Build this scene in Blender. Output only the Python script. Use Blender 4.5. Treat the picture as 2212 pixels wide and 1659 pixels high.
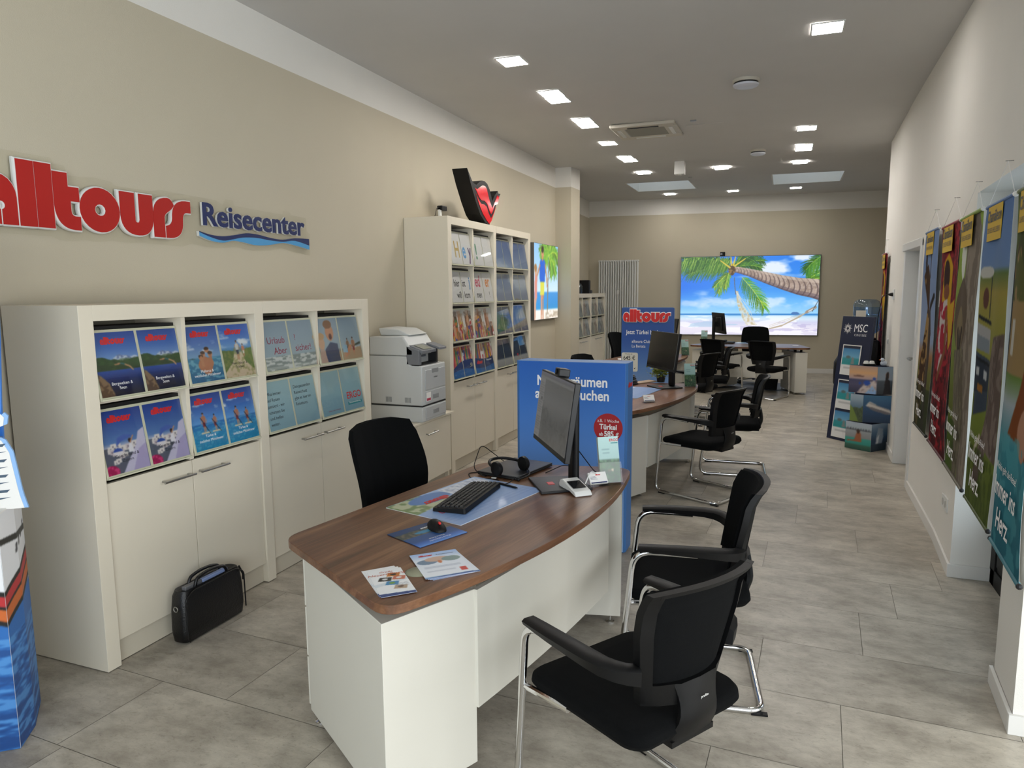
import bpy, bmesh, math, random
import numpy as np
from math import sin, cos, pi, radians, hypot, atan2
from mathutils import Vector, Matrix
random.seed(7)
scn = bpy.context.scene
COL = scn.collection
for o in list(bpy.data.objects): bpy.data.objects.remove(o, do_unlink=True)

# ---------------------------------------------------------------- camera
cam_d = bpy.data.cameras.new('camera'); cam = bpy.data.objects.new('camera', cam_d); COL.objects.link(cam)
cam_d.sensor_width = 36.0; cam_d.sensor_fit = 'HORIZONTAL'; cam_d.lens = 36.0*1533/2212
cam_d.clip_start = 0.05; cam_d.clip_end = 200
_y, _p, _r = radians(21.05), radians(-7.45), radians(-.42)
_f = Vector((-sin(_y)*cos(_p), cos(_y)*cos(_p), sin(_p))); _rt = Vector((cos(_y), sin(_y), 0)); _u = _rt.cross(_f)
_R = _rt*cos(_r)+_u*sin(_r); _U = -_rt*sin(_r)+_u*cos(_r)
cam.matrix_world = Matrix(((_R.x, _U.x, -_f.x, 0), (_R.y, _U.y, -_f.y, 0), (_R.z, _U.z, -_f.z, 1.6), (0, 0, 0, 1)))
scn.camera = cam
# ---------------------------------------------------------------- world, daylight, exposure
world = bpy.data.worlds.new('daylight'); scn.world = world; world.use_nodes = True
wn = world.node_tree.nodes; wn['Background'].inputs[0].default_value = (0.80, 0.90, 1.0, 1); wn['Background'].inputs[1].default_value = 1.5
def area_light(name, loc, rot, sx, sy, power, col):
    l = bpy.data.lights.new(name, 'AREA'); l.shape = 'RECTANGLE'; l.size = sx; l.size_y = sy; l.energy = power; l.color = col
    o = bpy.data.objects.new(name, l); o.location = loc; o.rotation_euler = rot; COL.objects.link(o); return o
# daylight falling in through the two big shop windows (street side behind, and right of, the camera)
area_light('shopfront_daylight', (0.9, -2.35, 1.25), (radians(90), 0, 0), 4.0, 1.9, 150, (1.0, 0.975, 0.94))
area_light('side_window_daylight', (3.05, 0.4, 1.25), (radians(90), 0, radians(90)), 3.8, 1.8, 86, (1.0, 0.98, 0.95))
area_light('doorway_daylight', (1.45, 3.8, .75), (radians(90), 0, radians(90)), 1.1, 1.1, 7, (0.82, 0.91, 1.0))
scn.view_settings.view_transform = 'Standard'; scn.view_settings.look = 'None'
scn.view_settings.exposure = 0.08; scn.view_settings.gamma = 1.0; scn.view_settings.use_curve_mapping = False
LAMP = 66.0

# ---------------------------------------------------------------- materials
def lin(c):
    if isinstance(c, str): c = tuple(int(c[i:i+2], 16)/255 for i in (0, 2, 4))
    return tuple((v/12.92 if v <= .04045 else ((v+.055)/1.055)**2.4) for v in c)
MATS = {}
def mat(name, col='cccccc', rough=.5, metal=0., coat=0., emit=None, es=0., spec=.5, bump=None, alpha=None, sheen=0.):
    if name in MATS: return MATS[name]
    m = bpy.data.materials.new(name); m.use_nodes = True; nt = m.node_tree; b = nt.nodes['Principled BSDF']
    c = lin(col); b.inputs['Base Color'].default_value = (*c, 1); b.inputs['Roughness'].default_value = rough
    b.inputs['Metallic'].default_value = metal; b.inputs['Coat Weight'].default_value = coat; b.inputs['Coat Roughness'].default_value = .08
    b.inputs['Specular IOR Level'].default_value = spec
    if sheen: b.inputs['Sheen Weight'].default_value = sheen
    if emit: b.inputs['Emission Color'].default_value = (*lin(emit), 1); b.inputs['Emission Strength'].default_value = es
    tc = nt.nodes.new('ShaderNodeTexCoord'); n = nt.nodes.new('ShaderNodeTexNoise')
    sc, st = bump if bump else (60, .02)
    n.inputs['Scale'].default_value = sc; n.inputs['Detail'].default_value = 3
    nt.links.new(tc.outputs['Object'], n.inputs['Vector'])
    bp = nt.nodes.new('ShaderNodeBump'); bp.inputs['Strength'].default_value = st; bp.inputs['Distance'].default_value = .01
    nt.links.new(n.outputs['Fac'], bp.inputs['Height']); nt.links.new(bp.outputs['Normal'], b.inputs['Normal'])
    # slight tone variation of the surface itself
    mx = nt.nodes.new('ShaderNodeMix'); mx.data_type = 'RGBA'
    mx.inputs[6].default_value = (*[v*.97 for v in c], 1); mx.inputs[7].default_value = (*[min(1, v*1.03) for v in c], 1)
    n2 = nt.nodes.new('ShaderNodeTexNoise'); n2.inputs['Scale'].default_value = 2.5
    nt.links.new(tc.outputs['Object'], n2.inputs['Vector']); nt.links.new(n2.outputs['Fac'], mx.inputs[0]); nt.links.new(mx.outputs[2], b.inputs['Base Color'])
    MATS[name] = m; return m
def print_mat(name, rough=.4, coat=0., emit=0., spec=.5):
    if name in MATS: return MATS[name]
    m = bpy.data.materials.new(name); m.use_nodes = True; nt = m.node_tree; b = nt.nodes['Principled BSDF']
    a = nt.nodes.new('ShaderNodeAttribute'); a.attribute_name = 'Col'
    b.inputs['Roughness'].default_value = rough; b.inputs['Coat Weight'].default_value = coat; b.inputs['Coat Roughness'].default_value = .05
    b.inputs['Specular IOR Level'].default_value = spec
    if emit:
        b.inputs['Base Color'].default_value = (.02, .02, .02, 1); nt.links.new(a.outputs['Color'], b.inputs['Emission Color']); b.inputs['Emission Strength'].default_value = emit
    else: nt.links.new(a.outputs['Color'], b.inputs['Base Color'])
    MATS[name] = m; return m
def clear_mat(name, tint=(1, 1, 1), refl=.08, rough=.02):
    if name in MATS: return MATS[name]
    m = bpy.data.materials.new(name); m.use_nodes = True; nt = m.node_tree; nt.nodes.clear()
    o = nt.nodes.new('ShaderNodeOutputMaterial'); t = nt.nodes.new('ShaderNodeBsdfTransparent'); t.inputs[0].default_value = (*tint, 1)
    g = nt.nodes.new('ShaderNodeBsdfGlossy'); g.inputs['Roughness'].default_value = rough
    lw = nt.nodes.new('ShaderNodeLayerWeight'); lw.inputs['Blend'].default_value = .5
    pw = nt.nodes.new('ShaderNodeMath'); pw.operation = 'POWER'; pw.inputs[1].default_value = 4.5; nt.links.new(lw.outputs['Facing'], pw.inputs[0])
    ad = nt.nodes.new('ShaderNodeMath'); ad.operation = 'MULTIPLY_ADD'; ad.inputs[1].default_value = .6; ad.inputs[2].default_value = refl; ad.use_clamp = True
    nt.links.new(pw.outputs[0], ad.inputs[0]); mx = nt.nodes.new('ShaderNodeMixShader')
    nt.links.new(ad.outputs[0], mx.inputs[0]); nt.links.new(t.outputs[0], mx.inputs[1]); nt.links.new(g.outputs[0], mx.inputs[2]); nt.links.new(mx.outputs[0], o.inputs[0])
    MATS[name] = m; return m
M_wall = mat('beige_wall_paint', 'c0b7a2', .75, bump=(220, .12))
M_white = mat('white_wall_paint', 'e2dfd8', .8, bump=(220, .12))
M_ceil = mat('ceiling_paint', 'cac8c5', .85, bump=(220, .08))
M_cab = mat('cream_laminate', 'ddd4c1', .42, bump=(400, .03))
M_kick = mat('cream_plinth', 'cfc6b3', .5)
M_desk = mat('white_laminate', 'd3cfc3', .45, bump=(400, .03))
M_base = mat('baseboard_white', 'dddbd6', .5)
M_chrome = mat('chrome', 'd8d8d8', .09, 1.)
M_steel = mat('brushed_steel', 'a8a8a6', .28, 1.)
M_black = mat('black_plastic', '060607', .5, spec=.3)
M_dark = mat('dark_plastic', '17181a', .5)
M_fab = mat('black_fabric', '060708', .95, spec=.15, bump=(900, .5))
M_leather = mat('black_leather', '08080a', .38, bump=(160, .25))
M_paper = mat('white_paper', 'eceae6', .6)
M_wpl = mat('white_plastic', 'dcdcd8', .35)
M_print = mat('grey_white_plastic', 'c6c8c6', .45)
M_pgrey = mat('mid_grey_plastic', '74767a', .45)
M_red = mat('red_acrylic', 'c01410', .35)
M_navy = mat('navy_acrylic', '1c2a5c', .35)
M_sky = mat('light_blue_acrylic', '4f9ace', .35)
M_glassy = clear_mat('clear_acrylic', (.985, .99, .985), .015)
M_glass = clear_mat('window_glass', (.93, .97, 1), .04)
M_txtw = mat('white_lettering', 'f2f2f2', .5)
M_txtr = mat('red_lettering', 'c81e1e', .5)
M_txtd = mat('dark_lettering', '1e2226', .5)
M_print1 = print_mat('printed_paper', .35, .25)
M_printc = print_mat('printed_cardboard', .45)
M_cloth = print_mat('printed_cloth', .85, spec=.1)
M_screen = print_mat('lit_screen', .3, emit=1.02)
M_dim = print_mat('dim_screen', .25, emit=.22)

# ---------------------------------------------------------------- mesh builder
class MB:
    def __init__(s): s.v = []; s.f = []; s.mi = []; s.cur = 0
    def add(s, vs, fs):
        b = len(s.v); s.v += [tuple(v) for v in vs]; s.f += [[b+i for i in f] for f in fs]; s.mi += [s.cur]*len(fs); return s
    def box(s, x0, x1, y0, y1, z0, z1, M=None):
        vs = [Vector((x, y, z)) for z in (z0, z1) for y in (y0, y1) for x in (x0, x1)]
        if M: vs = [M@v for v in vs]
        return s.add(vs, [(0, 2, 3, 1), (4, 5, 7, 6), (0, 1, 5, 4), (2, 6, 7, 3), (0, 4, 6, 2), (1, 3, 7, 5)])
    def prism(s, poly, z0, z1, M=None):
        if sum(poly[i-1][0]*poly[i][1]-poly[i][0]*poly[i-1][1] for i in range(len(poly))) < 0: poly = poly[::-1]
        n = len(poly); vs = [Vector((p[0], p[1], z0)) for p in poly]+[Vector((p[0], p[1], z1)) for p in poly]
        if M: vs = [M@v for v in vs]
        return s.add(vs, [list(range(n))[::-1], list(range(n, 2*n))]+[(i, (i+1) % n, n+(i+1) % n, n+i) for i in range(n)])
    def loft(s, rings, cap=True, closed=True):
        n = len(rings[0]); vs = [p for r in rings for p in r]; fs = []
        for k in range(len(rings)-1):
            for i in range(n if closed else n-1):
                j = (i+1) % n; fs.append((k*n+i, k*n+j, (k+1)*n+j, (k+1)*n+i))
        if cap: fs += [list(range(n))[::-1], list(range((len(rings)-1)*n, len(rings)*n))]
        return s.add(vs, fs)
    def tube(s, path, r, seg=10, closed=False, cap=True):
        P = [Vector(p) for p in path]; n = len(P); rings = []; up = None
        for i in range(n):
            a = P[i-1] if (i or closed) else P[i]; b = P[(i+1) % n] if (i < n-1 or closed) else P[i]
            t = (b-a); t = t.normalized() if t.length else Vector((0, 0, 1))
            if up is None: up = Vector((0, 0, 1)) if abs(t.z) < .9 else Vector((1, 0, 0))
            x = t.cross(up); x = x.normalized() if x.length > 1e-6 else Vector((1, 0, 0)); up = x.cross(t).normalized()
            rr = r[i] if isinstance(r, (list, tuple)) else r
            rings.append([P[i]+x*rr*cos(2*pi*k/seg)+up*rr*sin(2*pi*k/seg) for k in range(seg)])
        if closed: rings.append(rings[0]); cap = False
        return s.loft(rings, cap)
    def lathe(s, prof, c=(0, 0, 0), seg=24, M=None):
        rings = [[Vector((c[0]+r*cos(2*pi*k/seg), c[1]+r*sin(2*pi*k/seg), c[2]+z)) for k in range(seg)] for r, z in prof]
        if M: rings = [[M@p for p in r] for r in rings]
        return s.loft(rings)
    def ball(s, c, r, seg=14, sq=(1, 1, 1)):
        pr = [(max(1e-4, r*sin(pi*k/8)), -r*cos(pi*k/8)) for k in range(9)]
        M = Matrix.Translation(c)@Matrix.Diagonal((*sq, 1)); return s.lathe(pr, seg=seg, M=M)
    def mesh(s, name):
        me = bpy.data.meshes.new(name); me.from_pydata([tuple(v) for v in s.v], [], s.f); me.update(); return me
def fillet(pts, r, n=5):
    P = [Vector(p) for p in pts]; out = [P[0]]
    for i in range(1, len(P)-1):
        a, b, c = P[i-1], P[i], P[i+1]; u = (a-b); v = (c-b); rr = min(r[i-1] if isinstance(r, list) else r, u.length*.49, v.length*.49)
        u.normalize(); v.normalize(); p0 = b+u*rr; p1 = b+v*rr
        for k in range(n+1):
            t = k/n; out.append(p0*(1-t)**2+b*2*t*(1-t)+p1*t*t)
    return out+[P[-1]]
def rpoly(w, h, r, n=5, cx=0, cy=0):
    o = []
    for sx, sy, a0 in ((1, 1, 0), (-1, 1, 90), (-1, -1, 180), (1, -1, 270)):
        for k in range(n+1):
            a = radians(a0+90*k/n); o.append((cx+sx*(w/2-r)+r*cos(a), cy+sy*(h/2-r)+r*sin(a)))
    return o
def tagp(o, label=None, cat=None, group=None, kind=None):
    if label: o['label'] = label
    if cat: o['category'] = cat
    if group: o['group'] = group
    if kind: o['kind'] = kind
    return o
def thing(name, label, cat, loc=(0, 0, 0), rz=0, group=None):
    o = bpy.data.objects.new(name, None); COL.objects.link(o); o.location = loc; o.rotation_euler = (0, 0, radians(rz)); o.empty_display_size = .1
    return tagp(o, label, cat, group)
def obj(name, mb, m, parent=None, bevel=0, smooth=None, loc=None, rz=None, mats=None, seg=2, label=None):
    me = mb.mesh(name) if isinstance(mb, MB) else mb
    for q in (mats or [m]): me.materials.append(q)
    if mats and isinstance(mb, MB): me.polygons.foreach_set('material_index', mb.mi)
    o = bpy.data.objects.new(name, me); COL.objects.link(o)
    if parent: o.parent = parent
    if loc: o.location = loc
    if rz is not None: o.rotation_euler = (0, 0, radians(rz))
    if bevel:
        b = o.modifiers.new('bevel', 'BEVEL'); b.width = bevel; b.segments = seg; b.limit_method = 'ANGLE'; b.angle_limit = radians(40)
    if smooth or (smooth is None and bevel):
        me.polygons.foreach_set('use_smooth', [True]*len(me.polygons))
        if hasattr(me, 'set_sharp_from_angle'): me.set_sharp_from_angle(angle=radians(smooth if smooth and smooth is not True else 35))
    if label: o['label'] = label
    return o
def struct(name, mb, m, parent=None, **k):
    o = obj(name, mb, m, parent, **k)
    if not parent: o['kind'] = 'structure'
    return o
def copy_tree(o, parent=None):
    c = o.copy(); COL.objects.link(c)
    if parent: c.parent = parent; c.matrix_parent_inverse = o.matrix_parent_inverse
    for ch in [q for q in bpy.data.objects if q.parent == o]: copy_tree(ch, c)
    return c
def frame(org, right, up=(0, 0, 1)):
    r = Vector(right).normalized(); u = Vector(up); u = (u-r*u.dot(r)).normalized(); n = r.cross(u); o = Vector(org)
    return Matrix(((r.x, u.x, n.x, o.x), (r.y, u.y, n.y, o.y), (r.z, u.z, n.z, o.z), (0, 0, 0, 1)))
# ---------------------------------------------------------------- lettering and logo outlines
def curve_to(mb, cu, M):
    ob = bpy.data.objects.new('tmp', cu); me = bpy.data.meshes.new_from_object(ob)
    mb.add([M@v.co for v in me.vertices], [list(p.vertices) for p in me.polygons])
    bpy.data.objects.remove(ob); bpy.data.meshes.remove(me); bpy.data.curves.remove(cu)
def txt(mb, s, size, M, align='CENTER', fat=0., ext=0., xs=1., sh=0., y=0., x=0., bev=0., sp=1.):
    cu = bpy.data.curves.new('t', 'FONT'); cu.body = s; cu.size = size; cu.align_x = align; cu.offset = fat*size; cu.extrude = ext; cu.shear = sh; cu.resolution_u = 3
    cu.bevel_depth = bev; cu.bevel_resolution = 1; cu.space_character = sp
    curve_to(mb, cu, M@Matrix.Translation((x, y, 0))@Matrix.Diagonal((xs, 1, 1, 1))); return mb
def txtfit(mb, s, width, cap, M, fat=0., ext=0.):
    a = MB(); txt(a, s, 1, Matrix(), align='LEFT', fat=fat); b = MB(); txt(b, 'E', 1, Matrix(), align='LEFT'); x0 = min(v[0] for v in a.v); x1 = max(v[0] for v in a.v); ch = max(v[1] for v in b.v)
    sx, sy = width/(x1-x0), cap/ch; txt(mb, s, 1, M@Matrix.Diagonal((sx, sy, 1, 1))@Matrix.Translation((-x0, 0, 0)), align='LEFT', fat=fat, ext=ext); return mb
def arc(cx, cy, rx, ry, a0, a1, n=10): return [(cx+rx*cos(radians(a0+(a1-a0)*k/n)), cy+ry*sin(radians(a0+(a1-a0)*k/n))) for k in range(n+1)]
def bez(*p, n=8):
    o = []
    for k in range(n+1):
        t = k/n; q = [Vector((a, b)) for a, b in p]
        while len(q) > 1: q = [q[i]*(1-t)+q[i+1]*t for i in range(len(q)-1)]
        o.append(tuple(q[0]))
    return o
LOGO = [  # the seven heavy letters of the red sign, in units of the x-height
 (0.0, [[(.68, 0), (.68, .56)]+arc(.34, .56, .34, .44, 0, 180)[1:]+[(0, .42)]+bez((0, .42), (0, .04), (.345, 0))[1:]+[(.36, 0), (.36, .30)]+arc(.375, .38, .075, .085, 258, -78, 12)+[(.39, 0)]]),
 (.715, [[(0, 0), (.345, 0), (.345, 1.35), (0, 1.35)]]),
 (1.075, [[(0, 0), (.345, 0), (.345, 1.35), (0, 1.35)]]),
 (1.435, [[(0, .5)]+bez((0, .5), (.02, .02), (.42, 0))[1:]+[(.56, 0), (.56, .3), (.44, .3)]+bez((.44, .3), (.36, .32), (.36, .42))[1:]+[(.36, .62), (.56, .62), (.56, .93), (.32, .93), (.32, 1.22), (0, 1.22)]]),
 (1.99, [arc(.48, .5, .48, .5, 0, 360, 28)[:-1], arc(.48, .5, .13, .13, 0, 360, 12)[:-1]]),
 (2.965, [[(0, 1), (0, .45)]+bez((0, .45), (.02, 0), (.46, 0))[1:]+bez((.46, 0), (.86, 0), (.88, .45))[1:]+[(.88, 1), (.5, 1), (.5, .38)]+arc(.44, .36, .055, .055, 0, -180, 6)+[(.385, 1)]]),
 (3.85, [[(0, 0), (.32, 0), (.32, .5)]+bez((.32, .5), (.34, .64), (.46, .62), (.62, .82))[1:]+bez((.62, .82), (.55, 1), (.42, 1))[1:]+bez((.42, 1), (.0, .98), (0, .5))[1:]]),
 (4.2, [[(0, 0), (.12, 0)]+bez((.12, 0), (.52, .02), (.52, .45))[1:]+bez((.52, .45), (.52, .68), (.66, .68))[1:]+[(.78, .68), (.78, .98), (.62, .98)]+bez((.62, .98), (.2, .96), (.2, .5))[1:]+bez((.2, .5), (.18, .32), (0, .3))[1:]]),
]
def logo(mb, M, h, ext=0., bev=0., res=2, italic=0., xs=1.):
    sh = Matrix(((xs, italic, 0, 0), (0, 1, 0, 0), (0, 0, 1, 0), (0, 0, 0, 1)))
    for x0, loops in LOGO: shape(mb, [[((x0+a)*h, b*h) for a, b in lp] for lp in loops], M@sh, ext, bev, res)
    return mb
def shape(mb, loops, M, ext=0., bev=0., res=2):
    cu = bpy.data.curves.new('c', 'CURVE'); cu.dimensions = '2D'; cu.fill_mode = 'BOTH'; cu.extrude = ext; cu.bevel_depth = bev; cu.bevel_resolution = res
    for lp in loops:
        sp = cu.splines.new('POLY'); sp.points.add(len(lp)-1); sp.use_cyclic_u = True
        for q, (a, b) in zip(sp.points, lp): q.co = (a, b, 0, 1)
    curve_to(mb, cu, M); return mb
# ---------------------------------------------------------------- painted artwork (colours on a fine mesh)
def vnoise(X, Y, sc, seed=0, octv=3):
    rs = np.random.RandomState(seed); out = 0; amp = 1; tot = 0
    for _ in range(octv):
        g = rs.rand(64, 64); x = X*sc; y = Y*sc; xi = np.floor(x).astype(int); yi = np.floor(y).astype(int); fx = x-xi; fy = y-yi
        fx = fx*fx*(3-2*fx); fy = fy*fy*(3-2*fy); a = lambda i, j: g[(yi+j) % 64, (xi+i) % 64]
        out = out+amp*((a(0, 0)*(1-fx)+a(1, 0)*fx)*(1-fy)+(a(0, 1)*(1-fx)+a(1, 1)*fx)*fy); tot += amp; amp *= .5; sc *= 2
    return out/tot
def C(c): return np.array([int(c[i:i+2], 16)/255 for i in (0, 2, 4)])
class Art:
    """w x h samples; drawing coordinates: x 0..asp, y 0..1 upwards"""
    def __init__(s, w, h, bg='ffffff', asp=None):
        s.w, s.h = w, h; s.asp = asp or w/h; s.X, s.Y = np.meshgrid(np.linspace(0, s.asp, w), np.linspace(0, 1, h)); s.a = np.ones((h, w, 3))*C(bg)
    def put(s, mask, col, al=1.):
        col = C(col) if isinstance(col, str) else col; m = (np.asarray(mask, float)*al)[..., None]; s.a = s.a*(1-m)+col*m; return s
    def grad(s, stops, y0=0, y1=1, mask=None):
        t = np.clip((s.Y-y0)/(y1-y0), 0, 1); ys = [q[0] for q in stops]; cs = np.array([C(q[1]) for q in stops])
        c = np.stack([np.interp(t, ys, cs[:, i]) for i in range(3)], -1); m = (s.Y >= y0-1e-6) & (s.Y <= y1+1e-6)
        if mask is not None: m = m & mask
        s.a[m] = c[m]; return s
    def inpoly(s, P):
        m = np.zeros(s.X.shape, bool); n = len(P)
        for i in range(n):
            (x1, y1), (x2, y2) = P[i], P[(i+1) % n]
            if y1 == y2: continue
            m ^= ((y1 > s.Y) != (y2 > s.Y)) & (s.X < (x2-x1)*(s.Y-y1)/(y2-y1)+x1)
        return m
    def poly(s, P, c, al=1.): return s.put(s.inpoly(P), c, al)
    def ell(s, cx, cy, rx, ry, c, al=1.): return s.put(((s.X-cx)/rx)**2+((s.Y-cy)/ry)**2 < 1, c, al)
    def line(s, pts, w, c, al=1.):
        for (x1, y1), (x2, y2) in zip(pts[:-1], pts[1:]):
            d2 = (x2-x1)**2+(y2-y1)**2+1e-12; t = np.clip(((s.X-x1)*(x2-x1)+(s.Y-y1)*(y2-y1))/d2, 0, 1)
            ww = w if not isinstance(w, tuple) else w[0]+(w[1]-w[0])*t
            s.put((s.X-x1-t*(x2-x1))**2+(s.Y-y1-t*(y2-y1))**2 < (ww/2)**2, c, al)
        return s
    def ridge(s, y0, amp, sc, seed, c, c2=None, xs=1.):
        e = y0+amp*(vnoise(s.X*xs+seed, s.X*0, sc, seed, 4)-.5)*2; m = s.Y < e
        s.put(m, c)
        if c2 is not None: s.put(m & (vnoise(s.X, s.Y, sc*6, seed+1) > .52), c2, .75)
        return s
    def clouds(s, y0, y1, sc=4, th=.55, c='ffffff', seed=3, al=.9):
        n = vnoise(s.X, s.Y*2.2, sc, seed, 4); m = np.clip((n-th)*6, 0, 1)*np.clip((s.Y-y0)*12, 0, 1)*np.clip((y1-s.Y)*12, 0, 1); return s.put(m, c, al)
    def frond(s, x, y, ang, L, c1='3f8f2a', c2='b8cf3a', n=26, droop=.5, w=.012, leaf=.3):
        """feather leaf: mid rib sags, slim drooping leaflets on both sides"""
        a = radians(ang); px, py = x, y; rnd = random.Random(int(x*991+ang)); pts = []; sg0 = 1 if cos(a) > 0 else -1; n = int(n*1.6)
        C1, C2 = C(c1), C(c2)
        for k in range(n+1):
            t = k/n; pts.append((px, py)); aa = a-sg0*droop*t*t*1.3; px += L/n*cos(aa); py += L/n*sin(aa)
        for k in range(1, n):
            t = k/n; (x1, y1), (x2, y2) = pts[k-1], pts[k+1]; d = atan2(y2-y1, x2-x1)
            for sg in (1, -1):
                ll = L*leaf*(.35+.65*sin(pi*(.12+.8*t)))*(.75+.5*rnd.random()); b = d+sg*(1.05-.55*t)+rnd.uniform(-.08, .08); u = rnd.random()
                ex, ey = pts[k][0]+ll*cos(b), pts[k][1]+ll*sin(b)-.30*ll; mx_, my_ = pts[k][0]+ll*.5*cos(b), pts[k][1]+ll*.5*sin(b)-.06*ll; col = C1*(1-u*.6)+C2*u*.6
                if sg < 0: col = col*.78
                s.line([pts[k], (mx_, my_)], (w*.6, w*.8), col); s.line([(mx_, my_), (ex, ey)], (w*.8, w*.15), col)
        return s.line(pts, w*.55, c2)
    def man(s, x, y, h, shirt, pants='2a3350', skin='c98d68', hair='33241b', wide=1., arms=1):
        b = h; W = wide
        s.poly([(x-.06*b*W, y), (x-.02*b, y), (x, y+.42*b), (x+.02*b, y), (x+.06*b*W, y), (x+.08*b*W, y+.5*b), (x-.08*b*W, y+.5*b)], skin)
        s.poly([(x-.075*b*W, y+.28*b), (x+.075*b*W, y+.28*b), (x+.085*b*W, y+.52*b), (x-.085*b*W, y+.52*b)], pants)
        s.poly([(x-.09*b*W, y+.5*b), (x+.09*b*W, y+.5*b), (x+.12*b*W, y+.8*b), (x+.04*b, y+.85*b), (x-.04*b, y+.85*b), (x-.12*b*W, y+.8*b)], shirt)
        if arms: s.line([(x-.11*b*W, y+.78*b), (x-.16*b*W, y+.6*b), (x-.13*b*W, y+.45*b)], .035*b, skin); s.line([(x+.11*b*W, y+.78*b), (x+.16*b*W, y+.6*b), (x+.13*b*W, y+.45*b)], .035*b, skin)
        s.ell(x, y+.93*b, .05*b, .07*b, skin); s.ell(x, y+.965*b, .053*b, .042*b, hair); return s
def lin_arr(a): return np.where(a <= .04045, a/12.92, ((a+.055)/1.055)**2.4)
def picture(name, art, M, w, h, m, parent=None, th=.0012, wave=None, x0=0., x1=1., back='e6e4de', loc=None):
    """a sheet of width w, height h centred on M (x right, y up, z out) printed with art columns x0..x1"""
    if not hasattr(art, 'soft'):
        p = np.pad(art.a, ((1, 1), (1, 1), (0, 0)), 'edge'); p = (p[:-2]+2*p[1:-1]+p[2:])/4; art.a = (p[:, :-2]+2*p[:, 1:-1]+p[:, 2:])/4; art.soft = True
    a = art.a; W = art.w; i0 = int(round(x0*(W-1))); i1 = int(round(x1*(W-1))); a = a[:, i0:i1+1]; hh, ww = a.shape[:2]
    X, Y = np.meshgrid(np.linspace(-w/2, w/2, ww), np.linspace(-h/2, h/2, hh)); Z = wave(X, Y) if wave else X*0
    L = np.stack([X, Y, Z, X*0+1], -1).reshape(-1, 4); B = L.copy(); B[:, 2] -= th
    Mn = np.array(M); rim = [0*ww+i for i in range(ww)]+[j*ww+ww-1 for j in range(1, hh)]+[(hh-1)*ww+i for i in range(ww-2, -1, -1)]+[j*ww for j in range(hh-2, 0, -1)]
    V = np.concatenate([L@Mn.T, (B[rim])@Mn.T])[:, :3]; nb = hh*ww
    if wave:
        V = np.concatenate([L@Mn.T, B@Mn.T])[:, :3]; nb = hh*ww
    idx = np.arange(hh*ww).reshape(hh, ww); q = np.stack([idx[:-1, :-1], idx[:-1, 1:], idx[1:, 1:], idx[1:, :-1]], -1).reshape(-1, 4)
    n = len(rim); rim = np.array(rim); side = np.stack([rim, nb+np.arange(n), nb+(np.arange(n)+1) % n, rim[(np.arange(n)+1) % n]], -1)
    F = np.concatenate([q, side])
    if wave:
        rb = nb+rim; side = np.stack([rim, rb, np.roll(rb, -1), np.roll(rim, -1)], -1); F = np.concatenate([q, side, (q+nb)[:, ::-1]])
    me = bpy.data.meshes.new(name); nf = len(F)
    me.vertices.add(len(V)); me.vertices.foreach_set('co', V.astype('f').ravel())
    k1 = 0 if wave else 1; me.loops.add(nf*4+n*k1); me.polygons.add(nf+k1); me.loops.foreach_set('vertex_index', (F.ravel() if wave else np.concatenate([F.ravel(), nb+np.arange(n)[::-1]])).astype('i'))
    me.polygons.foreach_set('loop_start', np.arange(nf+k1).astype('i')*4); me.update(calc_edges=True); me.validate()
    ca = me.color_attributes.new('Col', 'FLOAT_COLOR', 'POINT'); cc = np.ones((len(V), 4)); cc[:nb, :3] = lin_arr(np.clip(a, 0, 1)).reshape(-1, 3); cc[nb:, :3] = lin_arr(C(back))
    ca.data.foreach_set('color', cc.astype('f').ravel()); me.polygons.foreach_set('use_smooth', [bool(wave)]*(nf+k1))
    me.materials.append(m); o = bpy.data.objects.new(name, me); COL.objects.link(o)
    if parent: o.parent = parent
    if loc: o.location = loc
    return o
# ================================================================ ROOM
def zc(x, y):
    f = min(max((y-9.8)/4.6, 0), 1); return (3.262-.016*x)*(1-f)+3.372*f
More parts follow.
